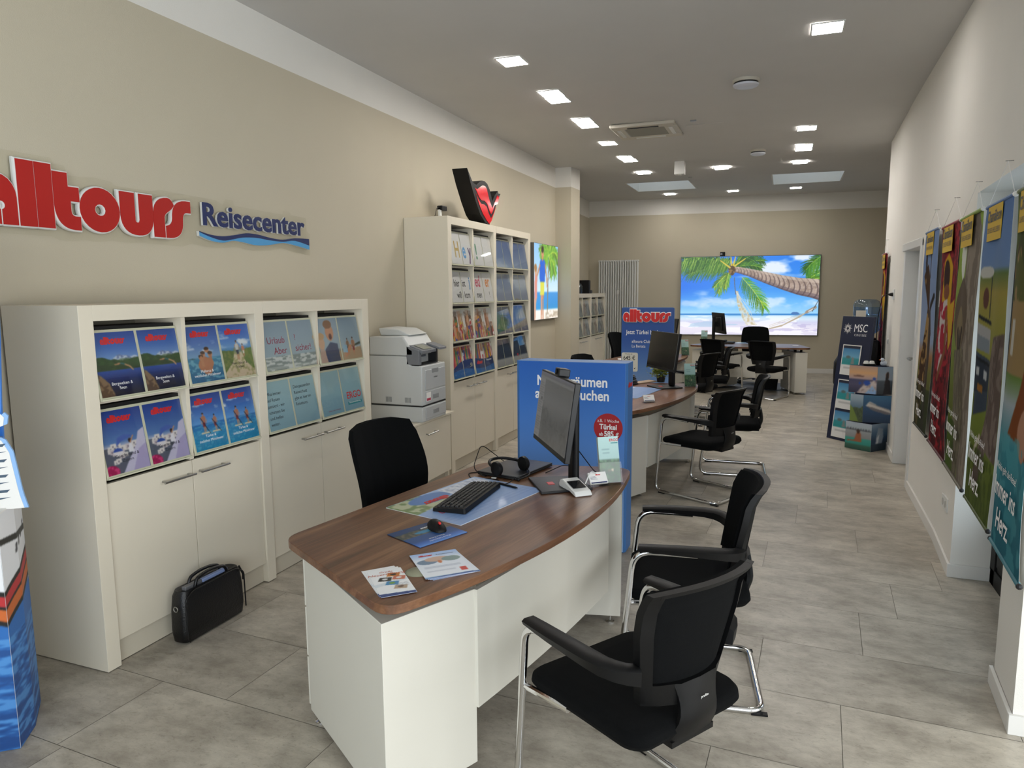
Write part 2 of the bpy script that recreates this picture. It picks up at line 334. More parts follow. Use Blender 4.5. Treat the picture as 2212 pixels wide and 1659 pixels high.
# floor: grout bed with individually toned 90 x 45 cm tiles
def floor_mats():
    m = bpy.data.materials.new('concrete_look_tile'); m.use_nodes = True; nt = m.node_tree; b = nt.nodes['Principled BSDF']; N = nt.nodes.new; Lk = nt.links.new
    tc = N('ShaderNodeTexCoord'); mp = N('ShaderNodeMapping'); mp.inputs['Rotation'].default_value = (0, 0, radians(2.5)); mp.inputs['Scale'].default_value = (1, 1.7, 1); Lk(tc.outputs['Object'], mp.inputs[0])
    at = N('ShaderNodeAttribute'); at.attribute_name = 'Col'
    av = N('ShaderNodeVectorMath'); av.operation = 'MULTIPLY_ADD'; Lk(at.outputs['Color'], av.inputs[0]); av.inputs[1].default_value = (37, 23, 11); Lk(mp.outputs[0], av.inputs[2])
    n1 = N('ShaderNodeTexNoise'); n1.inputs['Scale'].default_value = 3.6; n1.inputs['Detail'].default_value = 9; n1.inputs['Roughness'].default_value = .72; Lk(av.outputs[0], n1.inputs['Vector'])
    r1 = N('ShaderNodeValToRGB'); e = r1.color_ramp.elements; e[0].position = .36; e[0].color = (*lin('91897c'), 1); e[1].position = .64; e[1].color = (*lin('bfb7a8'), 1); k = r1.color_ramp.elements.new(.5); k.color = (*lin('aaa294'), 1); Lk(n1.outputs['Fac'], r1.inputs[0])
    n2 = N('ShaderNodeTexNoise'); n2.inputs['Scale'].default_value = 30; n2.inputs['Detail'].default_value = 8; n2.inputs['Roughness'].default_value = .75; n2.inputs['Distortion'].default_value = 1.2; Lk(av.outputs[0], n2.inputs['Vector'])
    r2 = N('ShaderNodeValToRGB'); e = r2.color_ramp.elements; e[0].position = .34; e[0].color = (.52, .50, .47, 1); e[1].position = .46; e[1].color = (1, 1, 1, 1); Lk(n2.outputs['Fac'], r2.inputs[0])
    mx = N('ShaderNodeMix'); mx.data_type = 'RGBA'; mx.blend_type = 'MULTIPLY'; mx.inputs[0].default_value = .55; Lk(r1.outputs[0], mx.inputs[6]); Lk(r2.outputs[0], mx.inputs[7])
    sp = N('ShaderNodeSeparateColor'); Lk(at.outputs['Color'], sp.inputs[0]); mr = N('ShaderNodeMapRange'); mr.inputs['To Min'].default_value = .93; mr.inputs['To Max'].default_value = 1.07; Lk(sp.outputs[0], mr.inputs['Value'])
    m2 = N('ShaderNodeVectorMath'); m2.operation = 'SCALE'; Lk(mx.outputs[2], m2.inputs[0]); Lk(mr.outputs[0], m2.inputs['Scale']); Lk(m2.outputs[0], b.inputs['Base Color'])
    rr = N('ShaderNodeMapRange'); rr.inputs['To Min'].default_value = .30; rr.inputs['To Max'].default_value = .46; Lk(n2.outputs['Fac'], rr.inputs['Value']); Lk(rr.outputs[0], b.inputs['Roughness'])
    bp = N('ShaderNodeBump'); bp.inputs['Strength'].default_value = .06; bp.inputs['Distance'].default_value = .01; Lk(n2.outputs['Fac'], bp.inputs['Height']); Lk(bp.outputs[0], b.inputs['Normal'])
    return m
M_tile = floor_mats(); M_grout = mat('grout', '7f7a70', .8)
JX = {1: -.292, 2: .134, 3: -.182, 4: .233, 5: .405, 6: -.252, 7: .267, 8: -.103, 9: .1, 10: .276, 11: .468, 12: -.087, 13: -.669, 14: .016, 15: -.569, 16: .053, 17: -.586, 18: -.262, 19: -.616, 20: -.175, 21: -.046, 24: -.081, 25: .046, 0: -1.541, -1: .3, -2: -.2}
t0 = radians(-2.5); mb = MB(); mb.box(-4, 3.4, -2.5, 15.3, -.12, -.0025); toned = [.5]*6
mb.cur = 1
for k in range(-12, 31):
    y1 = 3.307+.4505*(k-3); y0 = y1-.4505; j = JX.get(k, random.random()*.9)
    for i in range(-7, 8):
        a, b = j+i*.905, j+(i+1)*.905; g = .0011; q = []
        for (p, r) in ((a+g, y0+g), (b-g, y0+g), (b-g, y1-g), (a+g, y1-g)):
            q.append((p*cos(t0)-r*sin(t0), p*sin(t0)+r*cos(t0), 0))
        cx = sum(p[0] for p in q)/4; cy = sum(p[1] for p in q)/4
        if -4.3 < cx < 3.6 and -2.8 < cy < 15.4: mb.add(q, [(0, 1, 2, 3)]); toned.append(random.random())
fl = struct('floor', mb, None, mats=[M_grout, M_tile])
ca = fl.data.color_attributes.new('Col', 'FLOAT_COLOR', 'CORNER'); cc = []
for p, t in zip(fl.data.polygons, toned): cc += [t, (t*7.3) % 1, (t*3.1) % 1, 1]*p.loop_total
ca.data.foreach_set('color', cc)
# ceiling with two roof-light wells
mb = MB(); SK = [(-2.52, -1.53, 11.83, 12.86), (-.27, .72, 11.66, 12.75)]
def cpatch(x0, x1, y0, y1):
    mb.add([(x0, y0, zc(x0, y0)), (x1, y0, zc(x1, y0)), (x1, y1, zc(x1, y1)), (x0, y1, zc(x0, y1))], [(0, 3, 2, 1)])
for a, b in ((-2.5, 9.8), (9.8, 11.6)): cpatch(-4.2, 3.4, a, b)
for (a, b) in ((-4.2, -2.52), (-1.53, -.9)): cpatch(a, b, 11.6, 12.95)
cpatch(-2.52, -1.53, 11.6, 11.83); cpatch(-2.52, -1.53, 12.86, 12.95)
cpatch(-.9, -.27, 11.6, 12.95); cpatch(.72, 3.4, 11.6, 12.95); cpatch(-.27, .72, 11.6, 11.66); cpatch(-.27, .72, 12.75, 12.95)
cpatch(-4.2, 3.4, 12.95, 15.3)
mb.box(-4.2, 3.4, -2.5, 11.6, 3.6, 3.7); mb.box(-4.2, 3.4, 12.95, 15.3, 3.6, 3.7)
for a, b in ((-4.2, -2.52), (-1.53, -.27), (.72, 3.4)): mb.box(a, b, 11.6, 12.95, 3.6, 3.7)
struct('ceiling', mb, M_ceil)
for n, (a, b, c, d) in enumerate(SK):
    mb = MB(); h = 4.0; z0 = zc(a, c)-.002
    for (p, q, r, s) in ((a-.02, a, c, d), (b, b+.02, c, d), (a-.02, b+.02, c-.02, c), (a-.02, b+.02, d, d+.02)): mb.box(p, q, r, s, z0, h)
    w = struct('window_%d' % (n+4), mb, M_white)
    obj('pane', MB().box(a-.02, b+.02, c-.02, d+.02, h, h+.01), M_glass, w, label='roof light glass')
# walls
def wall(name, polys, split=3.04, m=(M_wall, M_white), ztop=3.55):
    mb = MB()
    for P, z0, z1 in polys:
        if z0 < split < z1 and m[0] is not m[1]: mb.cur = 0; mb.prism(P, z0, split); mb.cur = 1; mb.prism(P, split, z1)
        else: mb.cur = 0; mb.prism(P, z0, z1)
    return struct(name, mb, None, mats=list(m))
wall('wall_left', [([(-3.1, -2.45), (-3.1, 9.81), (-4.1, 9.81), (-4.1, -2.45)], 0, 3.58)])
wall('wall_pillar', [([(-2.868, 9.81), (-2.852, 10.2), (-4.1, 10.2), (-4.1, 9.81)], 0, 3.58)])
wall('wall_alcove', [([(-3.58, 10.2), (-3.765, 14.3), (-4.1, 14.3), (-4.1, 10.2)], 0, 3.58)])
yb = lambda x: 14.69+.12*(x-.67)
wall('wall_back', [([(-4.1, yb(-4.1)), (3.3, yb(3.3)), (3.3, 15.3), (-4.1, 15.3)], 0, 3.58)], split=3.065)
RW = [(.822, 2.87), (.846, 3.22), (.911, 4.42), (.945, 5.05), (.958, 5.76), (.967, 6.37), (.984, 7.23), (.993, 7.6), (1.045, 9.34)]
def rx(y):
    for (x0, y0), (x1, y1) in zip(RW[:-1], RW[1:]):
        if y <= y1: return x0+(x1-x0)*(y-y0)/(y1-y0)
    return 1.045
def strip(a, b, z0, z1, th=.25, off=0.):
    P = [p for p in RW if a <= p[1] <= b]; P = [(x+off, y) for x, y in P]
    return (P+[(x+th, y) for x, y in P[::-1]], z0, z1)
wall('wall_right', [strip(2.87, 3.22, 0, 2.09), strip(4.42, 6.37, 0, 3.58), strip(6.37, 7.23, 1.93, 3.58), strip(7.23, 9.34, 0, 3.58), strip(2.87, 4.42, 2.09, 3.58),
                    ([(1.295, 9.09), (3.1, 9.09), (3.1, 9.34), (1.295, 9.34)], 0, 3.58)], m=(M_white, M_white))
wall('wall_side', [([(3.1, 9.09), (3.3, 9.09), (3.3, 15.2), (3.1, 15.2)], 0, 3.58)], m=(M_wall, M_white), split=3.06)
wall('wall_return', [([(1.072, 2.87), (3.1, 2.87), (3.1, 3.1), (1.072, 3.1)], 0, 3.58)], m=(M_white, M_white))
# front: street side with large panes, and the side window right of the camera
wall('wall_front', [([(-4.1, -2.45), (3.3, -2.45), (3.3, -2.25), (-4.1, -2.25)], 0, .35), ([(-4.1, -2.45), (3.3, -2.45), (3.3, -2.25), (-4.1, -2.25)], 3.05, 3.58),
                    ([(-3.1, -2.45), (-2.9, -2.45), (-2.9, -2.25), (-3.1, -2.25)], .35, 3.05)], m=(M_white, M_white))
wall('wall_corner', [([(3.1, -2.45), (3.3, -2.45), (3.3, 3.1), (3.1, 3.1)], 0, .35), ([(3.1, -2.45), (3.3, -2.45), (3.3, 3.1), (3.1, 3.1)], 3.05, 3.58),
                     ([(3.1, -2.45), (3.3, -2.45), (3.3, -1.6), (3.1, -1.6)], .35, 3.05), ([(3.1, 2.4), (3.3, 2.4), (3.3, 3.1), (3.1, 3.1)], .35, 3.05)], m=(M_white, M_white))
M_alu = mat('anthracite_window_frame', '2b2d30', .4)
mb = MB()
for x in (-2.9, -.95, 1.0, 2.96): mb.box(x, x+.07, -2.38, -2.3, .35, 3.05)
mb.box(-2.9, 3.03, -2.38, -2.3, .35, .42); mb.box(-2.9, 3.03, -2.38, -2.3, 2.98, 3.05)
w = struct('window_1', mb, M_alu); obj('pane', MB().box(-2.85, 3.0, -2.345, -2.335, .4, 3.0), M_glass, w)
mb = MB()
for y in (-1.6, .37, 2.33): mb.box(3.15, 3.23, y, y+.07, .35, 3.05)
mb.box(3.15, 3.23, -1.6, 2.4, .35, .42); mb.box(3.15, 3.23, -1.6, 2.4, 2.98, 3.05)
w = struct('window_2', mb, M_alu); obj('pane', MB().box(3.185, 3.195, -1.55, 2.35, .4, 3.0), M_glass, w)
# dark glazed door in the niche behind the hanging banners
mb = MB(); X0 = 1.10
for a, b in ((3.22, 3.31), (4.33, 4.42)): mb.box(X0, X0+.07, a, b, 0, 2.09)
mb.box(X0, X0+.07, 3.22, 4.42, 2.0, 2.09); mb.box(X0, X0+.07, 3.22, 4.42, 0, .09); mb.box(X0+.01, X0+.06, 3.31, 4.33, .09, .34)
mb.box(X0-.006, X0+.01, 3.36, 4.28, .13, .30)
d = struct('door_2', mb, M_black, bevel=.004); obj('pane', MB().box(X0+.03, X0+.04, 3.31, 4.33, .34, 2.0), M_glass, d)
# skirting boards
def skirt(name, pts, h=.075, th=.014, side=-1):
    mb = MB(); P = [Vector((*p, 0)) for p in pts]; off = []
    for i, p in enumerate(P):
        a = P[max(i-1, 0)]; b = P[min(i+1, len(P)-1)]; t = (b-a).normalized(); off.append(p+Vector((t.y, -t.x, 0))*th*-side)
    mb.prism([(p.x, p.y) for p in P]+[(p.x, p.y) for p in off[::-1]], 0, h); return struct(name, mb, M_base, bevel=.002)
skirt('baseboard_right', [(x-.001, y) for x, y in RW if 4.4 < y < 6.4][:-1]+[(rx(6.29)-.001, 6.29)], side=1)
struct('baseboard_niche', MB().box(.897, X0+.005, 4.406, 4.42, 0, .075), M_base, bevel=.002)
skirt('baseboard_pier', [(.821, 2.87), (.845, 3.235)], side=1)
struct('baseboard_return', MB().box(.807, 3.1, 2.856, 2.87, 0, .075), M_base, bevel=.002)
skirt('baseboard_corridor', [(rx(7.3)-.001, 7.3), (rx(9.34), 9.34)], side=1)
skirt('baseboard_back', [(3.1, yb(3.1)), (-3.76, yb(-3.76))], h=.09, side=1)
struct('baseboard_left', MB().box(-3.1, -3.086, 7.6, 9.81, 0, .075), M_base, bevel=.002)
skirt('baseboard_pillar', [(-3.1, 9.797), (-2.86, 9.797)], side=1)
# white door with steel frame, closed, set 10 cm deep
mb = MB(); a, b = 6.37, 7.23
for (p, q) in ((a-.065, a+.005), (b-.005, b+.065)): mb.box(rx(p)-.012, rx(p)+.12, p, q, 0, 1.98)
mb.box(rx(a)-.012, rx(b)+.10, a-.065, b+.065, 1.925, 1.99)
M_dfr = mat('white_steel_frame', 'd8d8d6', .35); M_leaf = mat('white_door_leaf', 'd0d0cc', .4)
d = struct('door_1', mb, M_dfr, bevel=.004)
obj('door_leaf', MB().box(1.085, 1.125, a, b, .008, 1.93), M_leaf, d, bevel=.002)
hm = MB(); hm.tube(fillet([(1.085, 7.14, .98), (1.03, 7.14, .98), (1.03, 7.0, .98)], .015), .010, 12); hm.lathe([(.026, 0), (.026, .008)], M=frame((1.085, 7.14, .98), (0, -1, 0), (0, 0, 1)))
obj('door_handle', hm, M_steel, d)
# ---------------------------------------------------------------- ceiling fittings
LP = [(-1.967, 5.166), (-1.966, 6.106), (-1.974, 6.317), (-1.975, 7.16), (-1.981, 7.388), (-1.998, 8.351), (-2.0, 9.31), (-1.99, 9.53), (-2.032, 10.706), (-2.085, 13.60), (-.924, 10.63), (-.966, 13.59), (.078, 13.60), (.101, 10.468), (.122, 9.22), (.122, 9.42), (.129, 8.244), (.177, 5.205)]
LN = ['over the low brochure cabinets, nearest on the left', 'sixth spot of the left row, front one of a pair', 'left row, rear one of the first close pair', 'left row, front one of the second close pair', 'left row, rear one of the second close pair',
      'left row, single, past the air conditioner', 'left row, front one of the third close pair', 'left row, rear one of the third close pair', 'last single one before the left roof light', 'left one of the three before the far wall',
      'middle of the ceiling, beyond the ceiling sensor box', 'middle one of the three before the far wall', 'right one of the three before the far wall', 'right row, last single one before the right roof light', 'right row, front one of the close pair', 'right row, rear one of the close pair', 'right row, single one in front of the close pair', 'nearest one on the right, close to the top edge']
LN[1] = 'left row, front one of the first close pair'
mled = mat('led_diffuser', 'ffffff', .4, emit='fffaf4', es=LAMP)
def ceiling_light(label):
    t = thing('ceiling_light', label, 'ceiling light', group='square recessed ceiling lights')
    mb = MB(); 
    for (p, q, r, s) in ((-.1, .1, -.112, -.1), (-.1, .1, .1, .112), (-.1, -.09, -.1, .1), (.09, .1, -.1, .1)): mb.box(p, q, r, s, -.006, .0)
    obj('frame', mb, M_wpl, t); obj('diffuser', MB().prism(rpoly(.18, .2, .012), -.004, -.001), mled, t); return t
proto = ceiling_light('')
for i, (x, y) in enumerate(LP):
    t = proto if i == 0 else copy_tree(proto); t.location = (x, y, zc(x, y)-.002); t['label'] = 'glowing square recessed ceiling light, '+LN[i]
# cassette air conditioner
t = thing('air_conditioner', 'cream ceiling cassette air conditioner with slotted grille', 'air conditioner', (-1.44, 7.76, zc(-1.44, 7.76)))
M_ac = mat('air_conditioner_cream', 'c4beb0', .45)
mb = MB(); mb.box(-.33, .33, -.33, -.19, -.035, 0); mb.box(-.33, .33, .19, .33, -.035, 0); mb.box(-.33, -.2, -.19, .19, -.035, 0); mb.box(.2, .33, -.19, .19, -.035, 0)
obj('body', mb, M_ac, t, bevel=.012)
mb = MB()
for k in range(17): y = -.185+.0232*k; mb.box(-.2, .2, y, y+.009, -.03, -.024)
for k in range(13): x = -.2+.0333*k; mb.box(x, x+.006, -.19, .19, -.027, -.02)
obj('grille', mb, mat('grille_beige', '9a9586', .5), t); obj('grille_backing', MB().box(-.2, .2, -.19, .19, -.012, -.004), M_dark, t)
for s, (p, q, r, u) in enumerate(((-.16, .16, -.262, -.232), (-.16, .16, .232, .262), (-.285, -.245, -.16, .16), (.245, .285, -.16, .16))):
    obj('louvre', MB().box(p, q, r, u, -.04, -.034), M_wpl if s else M_dark, t, bevel=.002)
for i, (x, y) in enumerate(((-.371, 6.24), (-.39, 9.347))):
    t = thing('smoke_detector', ('round white smoke detector on the ceiling, the nearer and larger one', 'round white smoke detector on the ceiling, the farther small one')[i], 'smoke detector', (x, y, zc(x, y)))
    r = .105 if i == 0 else .09
    obj('mounting_ring', MB().lathe([(r*.96, -.024), (r, -.02), (r, 0)], seg=32), M_ac, t, smooth=30); obj('sensor_slot', MB().lathe([(r*.9, -.036), (r*.9, -.024)], seg=32), M_dark, t)
    obj('cover', MB().lathe([(.02, -.062), (r*.7, -.06), (r*.92, -.05), (r*.96, -.04), (r*.94, -.036)], seg=32), mat('detector_white', 'cfd2dc', .3), t, smooth=30)
t = thing('ceiling_box', 'small white square sensor box on the ceiling', 'sensor box', (-1.385, 9.85, zc(-1.4, 9.8)))
obj('body', MB().box(-.065, .065, -.06, .06, -.17, 0), M_base, t, bevel=.006); obj('lens', MB().lathe([(.02, -.176), (.024, -.17)], seg=16), M_wpl, t)
tagp(obj('access_hatch', MB().box(-.19, .19, -.17, .17, -.003, 0), M_ceil, bevel=.001, loc=(-.85, 7.88, zc(-.85, 7.88)-.001)), 'flush access panel in the ceiling right of the air conditioner', 'access panel')
for x, y in ((-.935, 7.508), (-1.449, 11.451)): tagp(obj('ceiling_hook', MB().box(-.03, .03, -.008, .008, -.012, 0), M_steel, loc=(x, y, zc(x, y)-.001)), 'tiny metal rail piece on the ceiling '+('beside the air conditioner' if y < 9 else 'in front of the left roof light'), 'ceiling fixing')
# ================================================================ BROCHURE ARTWORK
def a4(): return Art(74, 104, '2a5fb8')
def art_berg(dx=0.):
    a = a4(); a.grad([(0, '8fb0dc'), (.5, '3f70c0'), (1, '1c48a0')], .5, 1)
    a.ridge(.62, .09, 5, 3, '6d7fa8', 'dfe6f2'); a.ridge(.56+.0, .08, 4, 9, '23401f', '35592a'); a.put((a.Y < .5), '1c3320'); a.ridge(.44, .02, 6, 5, '1a3f9c')
    a.grad([(0, '070e26'), (.6, '0e2660'), (1, '1f4ca4')], 0, .4); a.put((a.Y > .4) & (a.Y < .5), '27401f')
    a.poly([(0, 0), (.22, 0), (.16, .2), (.05, .33), (0, .36)], '8a6f55'); a.put((vnoise(a.X, a.Y, 14, 4) > .52) & a.inpoly([(0, 0), (.22, 0), (.16, .2), (.05, .33), (0, .36)]), '5c4636')
    a.put((a.Y > .4) & (a.Y < .58) & (vnoise(a.X, a.Y, 24, 8) > .55), '3f5c30', .6); a.line([(.30+dx, .49), (.40+dx, .5)], .022, 'c98d68'); a.line([(.40+dx, .5), (.46+dx, .48)], .026, '2f6a78'); a.line([(.46+dx, .48), (.54+dx, .44), (.58+dx, .38)], .022, 'd39a72'); return a
def art_family():
    a = a4(); a.grad([(0, '1d5f8c'), (.42, '3c85a8'), (.45, '7fa8cc'), (.7, '5078c0'), (1, '2c54a8')]); a.clouds(.5, .75, 5, .58); a.put((a.Y < .42) & (vnoise(a.X, a.Y*3, 12, 2) > .55), '8fc6d4', .6)
    a.poly([(0, .42), (.18, .42), (.1, .44)], '3e5a5a')
    for x, y, r in ((.36, .38, .07), (.3, .3, .1), (.44, .33, .09), (.38, .24, .11)): a.ell(x, y, r, r*1.1, 'b97a58')
    for x, y in ((.33, .5), (.42, .57), (.48, .49), (.28, .44)): a.ell(x, y, .05, .05, 'c98d68'); a.ell(x, y+.025, .05, .03, '4a3020')
    a.line([(.28, .44), (.3, .3)], .06, 'c08660'); a.line([(.48, .46), (.5, .3)], .05, 'b97a58'); return a
def art_path():
    a = a4(); a.grad([(0, 'cfb79a'), (.45, 'd8c6a6'), (.5, '3f7fb0'), (.58, '6aa0d8'), (.8, '3f74cc'), (1, '2f5fc0')]); a.clouds(.55, .9, 4, .6)
    a.poly([(0, .1), (0, .52), (.28, .5), (.22, .3)], '5d7236'); a.poly([(.71, .1), (.71, .54), (.45, .5), (.5, .3)], '66803a'); a.put((a.Y < .55) & (vnoise(a.X, a.Y, 20, 6) > .56), '8a8f4c', .6)
    a.man(.36, .33, .36, 'd8d4cc', '28364e'); a.man(.5, .36, .26, 'd4876a', 'e8e0d8'); return a
def art_greece():
    a = a4(); a.grad([(0, 'b9a9c4'), (.4, 'd8d0dc'), (.5, '5a80b8'), (1, '1c3f98')]); a.ridge(.42, .05, 4, 6, '5b6070'); 
    for i in range(26):
        r = random.Random(i); x = r.random()*.5; y = .12+r.random()*.3; a.poly([(x, y), (x+.09, y), (x+.09, y+.07), (x, y+.07)], 'e6ddd8' if i % 3 else 'cfc0c4'); a.poly([(x+.03, y+.01), (x+.05, y+.01), (x+.05, y+.04), (x+.03, y+.04)], '6d6478')
    a.ell(.22, .34, .08, .06, '2c4ea4'); a.put((a.Y < .34) & (((a.X-.22)/.08)**2+((a.Y-.34)/.06)**2 < 1), 'e8e0e4')
    a.poly([(.25, 0), (.71, .0), (.71, .66), (.6, .6), (.52, .38), (.36, .16)], 'cdc6e0'); a.poly([(.42, .0), (.71, .0), (.71, .4), (.56, .32)], 'b4a8d0')
    a.ell(.06, .04, .13, .11, 'a81c54'); a.put((((a.X-.06)/.13)**2+((a.Y-.04)/.11)**2 < 1) & (vnoise(a.X, a.Y, 26, 3) > .55), 'd8407c')
    a.poly([(.39, .3), (.49, .3), (.46, .44), (.42, .44)], 'ece8f0'); a.ell(.44, .485, .028, .035, '2a1c18'); a.line([(.44, .45), (.5, .55)], .02, 'c98d68'); a.poly([(.2, .42), (.24, .56), (.36, .6), (.5, .56), (.4, .52), (.3, .5)], '4a66b4'); return a
def art_paddle():
    a = a4(); a.grad([(0, '0f86b4'), (.3, '2b8ec4'), (.46, '2a6fb8'), (.48, '6aa6e4'), (.7, '3c74c8'), (1, '1a429c')]); a.clouds(.6, .9, 5, .62); a.put((a.Y < .46) & (vnoise(a.X, a.Y*3, 14, 8) > .56), '6cc0dc', .5)
    for x, h in ((.26, .36), (.5, .3)):
        a.ell(x, .3, .1, .018, 'e2d2b0'); a.man(x, .31, h, 'b87858', '8a2f30'); a.line([(x+.1, .28), (x-.06, .31+h*.75)], .012, '202020')
    return a
def art_sky2():
    a = Art(236, 84, '8aa0ac'); a.grad([(0, '8fa2a8'), (.3, '9fb3bc'), (1, '90a6b8')]); a.grad([(0, '6f7a74'), (.12, 'b8bfb8'), (.16, '7f8a84'), (.22, 'c8ccc8'), (.27, '86928e')], 0, .28)
    a.put((a.Y < .28) & (vnoise(a.X, a.Y*4, 6, 3) > .55), 'e2e4e0', .8); u = a.asp
    a.put(a.X > u*.5, 'b8bcc0', .0)
    P = [(u*.5, 0), (u, 0), (u, .28), (u*.75, .22), (u*.5, .25)]; a.poly(P, 'b79a78'); a.poly([(u*.8, .24), (u, .34), (u, .4), (u*.86, .3)], '4a5348')
    a.poly([(u*.56, 0), (u*.73, 0), (u*.72, .4), (u*.64, .45), (u*.57, .3)], '2f4468'); a.ell(u*.645, .68, .13, .2, 'c98d68'); a.ell(u*.635, .86, .14, .1, '8a5a34'); a.ell(u*.65, .58, .05, .07, '5a2622')
    a.ell(u*.535, .45, .1, .16, 'd6aa88'); a.ell(u*.535, .6, .12, .08, 'c9a070'); a.poly([(u*.49, 0), (u*.58, 0), (u*.56, .3), (u*.51, .32)], 'c3a596')
    a.man(u*.83, .1, .4, '8a6a50', '2c3038'); a.man(u*.9, .08, .44, 'a87a5c', '8c3a34'); a.line([(u*.79, .1), (u*.86, .3)], .1, 'c98d68'); a.poly([(u*.76, .18), (u*.82, .16), (u*.82, .34), (u*.77, .36)], '8fb6cc'); return a
def art_plain(c='9fc4cc'):
    a = Art(236, 84, c); a.grad([(0, '86b0c0'), (1, 'a6c8ce')]); a.put(a.inpoly([(1.0, 0), (1.5, .34), (2.3, .4), (2.85, 0)]), '7fa8bc', .35); return a
def art_hands():
    a = Art(236, 176, 'e4e2e0', asp=236/176); A = a.asp; skins = ['8a5a3c', 'c98d68', 'd9a680', '5c3a28', 'b87850']; flags = [('c82828', 'e8c030'), ('ffffff', 'c02848'), ('2c50a0', 'd84040'), ('e07828', '3c8c44'), ('3f8c44', 'd8b030'), ('5848a0', 'e0a030'), ('c03838', 'f0ece8')]
    r = random.Random(5)
    for i in range(30):
        x = A*(i+.5)/30+r.uniform(-.02, .02); top = .52+.4*r.random(); s = skins[i % 5]; f = flags[i % 7]; w = .085
        a.line([(x+r.uniform(-.05, .05), 0), (x, top-.12)], w*.8, f[0]); a.line([(x, .1), (x, top-.25)], w*.4, f[1]); a.ell(x, top-.08, w*.55, .1, s)
        for k in range(4): a.line([(x+(k-1.5)*.02, top-.04), (x+(k-1.5)*.03, top+.09)], .014, s)
        if i % 2: a.ell(x, top-.1, w*.5, .06, f[1]); a.poly([(x-.03, top-.15), (x+.03, top-.12), (x+.02, top-.07), (x-.04, top-.1)], f[0])
    e = .14+.16*(a.X/A)**.7; a.put(a.Y < e+.06*np.sin(a.X*4), '22386c'); a.put(a.Y < .1+.03*np.sin(a.X*5), '2a6cae'); return a
def art_voyage():
    a = Art(236, 352, '5f7fae', asp=236/352); A = a.asp; a.grad([(0, '9a9a98'), (.06, 'b0b0ae'), (.08, '16243c'), (.22, '1c3050'), (.3, '2c4466'), (.42, '5c6a74'), (.5, '74809a'), (.75, '6682ac'), (1, '3a5a96')])
    a.clouds(.55, .85, 4, .5, 'b4c0d0'); a.put((a.Y < .3) & (a.Y > .08) & (vnoise(a.X, a.Y*2, 30, 3) > .55), '0e1a30', .6); a.poly([(0, .3), (.2, .46), (.4, .52), (.67, .44), (.67, .3), (.3, .26)], '7c7668'); a.put(a.inpoly([(0, .3), (.2, .46), (.4, .52), (.67, .44), (.67, .3), (.3, .26)]) & (vnoise(a.X, a.Y, 22, 5) > .5), '565a4c'); return a
def art_vague(seed, pal):
    a = Art(20, 28, pal[0]); a.put(vnoise(a.X, a.Y, 6, seed) > .5, pal[1]); a.put(a.Y > .75, pal[2]); a.line([(.3, .1), (.5, .8)], .08, pal[3]); return a
# ================================================================ CABINETS
M_gap = mat('black_gap_strip', '050505', .6); M_flap = mat('cream_flap', 'c9c7ae', .4); M_int = mat('cabinet_inside', '8f8b7c', .7)
def cabinet(label, H, rows, ls, rs, oy, ox, W=.945, depth=.45, kind='brochure_cabinet', cat='display cabinet'):
    """local frame: x along the front, -y forwards; world: front faces +x"""
    t = thing(kind, label, cat, (ox, oy, 0), 90, group=None)
    mb = MB(); x0 = -ls; x1 = W+rs
    if ls: mb.box(-ls, 0, 0, depth, .004, H)
    mb.box(W, W+rs, 0, depth, .004, H); mb.box(0 if ls else -.0, W, 0, depth, H-.065, H)
    obj('casing', mb, M_cab, t, bevel=.0012)
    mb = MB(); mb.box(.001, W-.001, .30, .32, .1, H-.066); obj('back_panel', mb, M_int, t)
    obj('plinth', MB().box(.001, W-.001, .035, .05, 0.004, .106), M_kick, t)
    mb = MB(); mb.box(W/2-.012, W/2+.012, .012, .30, .81, H-.066)
    for k in range(rows): z = .812+.3335*k; mb.box(.001, W-.001, .06, .30, z-.006, z+.012)
    obj('divider', mb, M_cab, t)
    for s in (0, 1):
        d = obj('door', MB().box(.002+s*W/2, W/2-.002+s*W/2, .012, .032, .112, .806), M_cab, t, bevel=.001)
        hb = MB(); a, b = ((.275, .46) if s == 0 else (.495, .68)); hb.tube([(a, -.022, .744), (b, -.022, .744)], .0055, 10)
        for x in (a+.018, b-.018): hb.tube([(x, .012, .744), (x, -.022, .744)], .005, 8)
        obj('handle', hb, M_steel, d)
    slots = []
    for k in range(rows):
        z = .812+.3335*k
        for s in (0, 1):
            xa, xb = (.006, W/2-.014) if s == 0 else (W/2+.014, W-.006)
            o = Vector(((xa+xb)/2, .0, z+.012)); top = Vector(((xa+xb)/2, .05, z+.306)); F = frame((o+top)/2, (1, 0, 0), top-o); w = xb-xa; h = (top-o).length
            mb = MB(); mb.box(-w/2, w/2, -h/2, h/2, -.008, 0, F); mb.box(-w/2, w/2, -h/2, -h/2+.006, 0, .012, F); fl = obj('flap', mb, M_flap, t, bevel=.001)
            mb = MB(); mb.box(-w/2, w/2, -h/2, h/2, .0062, .0077, F); obj('cover_sheet', mb, M_glassy, fl)
            obj('gap_strip', MB().box(xa, xb, .058, .20, z+.305, z+.3205), M_gap, fl)  # plain black strip across the gap above the flap
            for q in (0, 1):
                pw = w/2-.014; slots.append((k, s, q, Matrix.Translation((ox, oy, 0))@Matrix.Rotation(pi/2, 4, 'Z')@F@Matrix.Translation((-w/4+q*w/2, .001, .0035)), pw, h-.026))
    return t, slots
